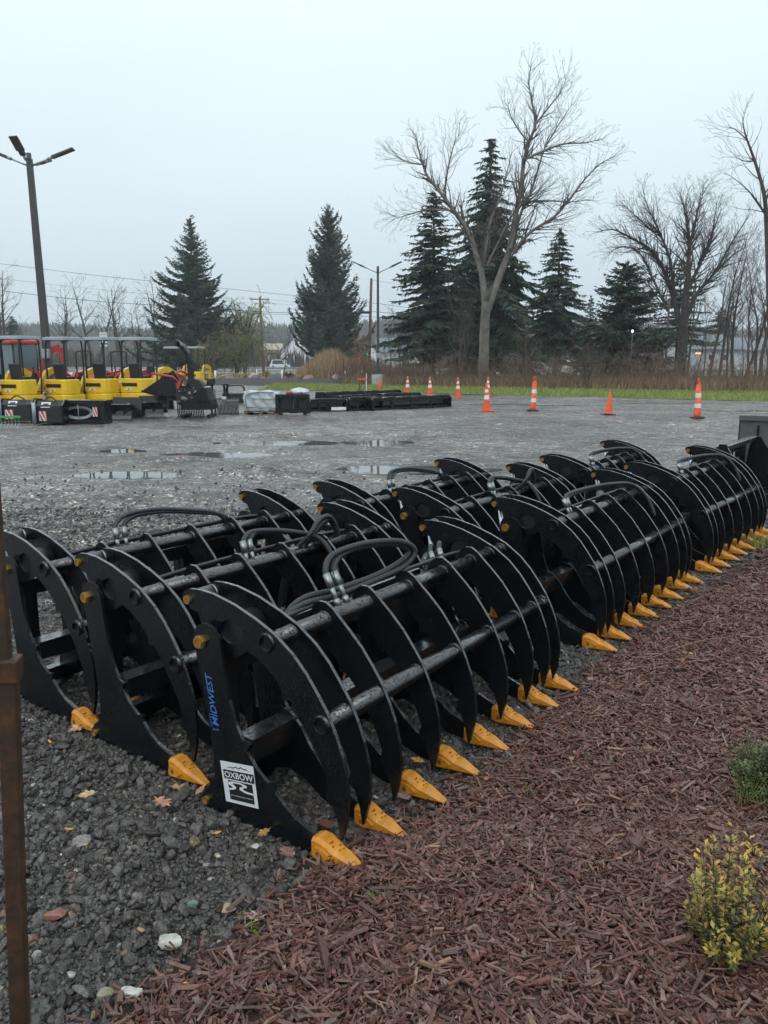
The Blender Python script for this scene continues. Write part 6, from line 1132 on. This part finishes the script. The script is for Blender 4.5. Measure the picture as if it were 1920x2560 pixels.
fallen(195, 1818, .085, (.46, .28, .16), 'big tan oak leaf beneath the tooth of the left grapple'); fallen(450, 1968, .075, (.34, .20, .11), 'curled oak leaf beneath the tooth of the middle grapple'); fallen(405, 2004, .085, tan, 'pinkish tan oak leaf on open gravel behind the sticker'); fallen(218, 1985, .07, (.45, .32, .17), 'pale oak leaf in the left gravel'); fallen(500, 1975, .05, tan, 'tan leaf by the rear foot of the stickered grapple', oval); fallen(660, 2080, .05, (.36, .17, .04), 'orange brown leaf under the stickered plate'); fallen(720, 2130, .07, (.22, .11, .10), 'dull purple leaf left of the nearest yellow tooth'); fallen(815, 2060, .09, (.16, .06, .04), 'dark red brown leaf behind the nearest yellow tooth', oval); fallen(1045, 1900, .06, (.5, .24, .06), 'orange oak leaf between two yellow teeth'); fallen(1220, 1945, .04, (.4, .15, .04), 'orange leaf at the mulch edge by the third tooth'); fallen(640, 2290, .06, (.34, .26, .22), 'pale dry leaf at the mulch edge by the tan stone'); fallen(418, 1880, .045, (.42, .2, .07), 'orange leaf inside the middle grapple'); fallen(1010, 1990, .07, (.25, .16, .15), 'mauve leaf between the second and third yellow teeth')
for i, (px, py, lb) in enumerate(((172, 2072, 'yellow leaf scrap in the left gravel'), (544, 2081, 'yellow leaf scrap below the rear foot'), (470, 2457, 'yellow leaf scrap on the bottom mulch edge'), (124, 1853, 'yellow leaf scrap beside the rusty post'), (215, 2111, 'tiny yellow leaf scrap, lowest in the left gravel'))): fallen(px, py, .026 if i < 4 else .015, yel, lb, oval)
fallen(1720, 1632, .05, (.42, .36, .12), 'pale yellow green leaf on the open mulch', oval, .04); fallen(1540, 1883, .04, (.55, .5, .42), 'whitish leaf scrap on the mulch', oval, .04); fallen(1385, 2230, .035, (.45, .30, .2), 'pinkish leaf scrap on the lower mulch', oval, .04)
for k, (pts, lb) in enumerate((([(1600, 1655), (1680, 1625), (1760, 1600), (1850, 1590)], 'long dry straw on the upper mulch'), ([(1700, 1555), (1790, 1545), (1880, 1552)], 'dry straw near the farthest teeth'), ([(1290, 2310), (1315, 2330), (1330, 2350)], 'short pale straw on the lower mulch'), ([(690, 2290), (760, 2285), (815, 2270)], 'thin straw beside the lowest leaf'))):
    P = [gp(x, y, .045) for x, y in pts]; b = P[0].copy(); mb = MB(); mb.tube([q - b for q in smooth_path(P, 4)], .0016, 5); tag(mb.build('straw', mat('straw', (.36, .26, .14), .6), loc=b), lb, 'straw', 'dry straws on the mulch')
# ------------------------------------------------------------------ damp air
mb = MB(); mb.box((0, 400, 29), (1500, 860, 62)); hz = mb.build('haze', bpy.data.materials.new('haze')); m = hz.data.materials[0]; m.use_nodes = True; t = m.node_tree; t.nodes.clear()
v = N(t, 'ShaderNodeVolumePrincipled'); v.inputs['Density'].default_value = .0006; v.inputs['Color'].default_value = (.93, .96, 1, 1); v.inputs['Anisotropy'].default_value = .2; o = N(t, 'ShaderNodeOutputMaterial'); t.links.new(v.outputs[0], o.inputs['Volume']); tag(hz, kind='stuff')
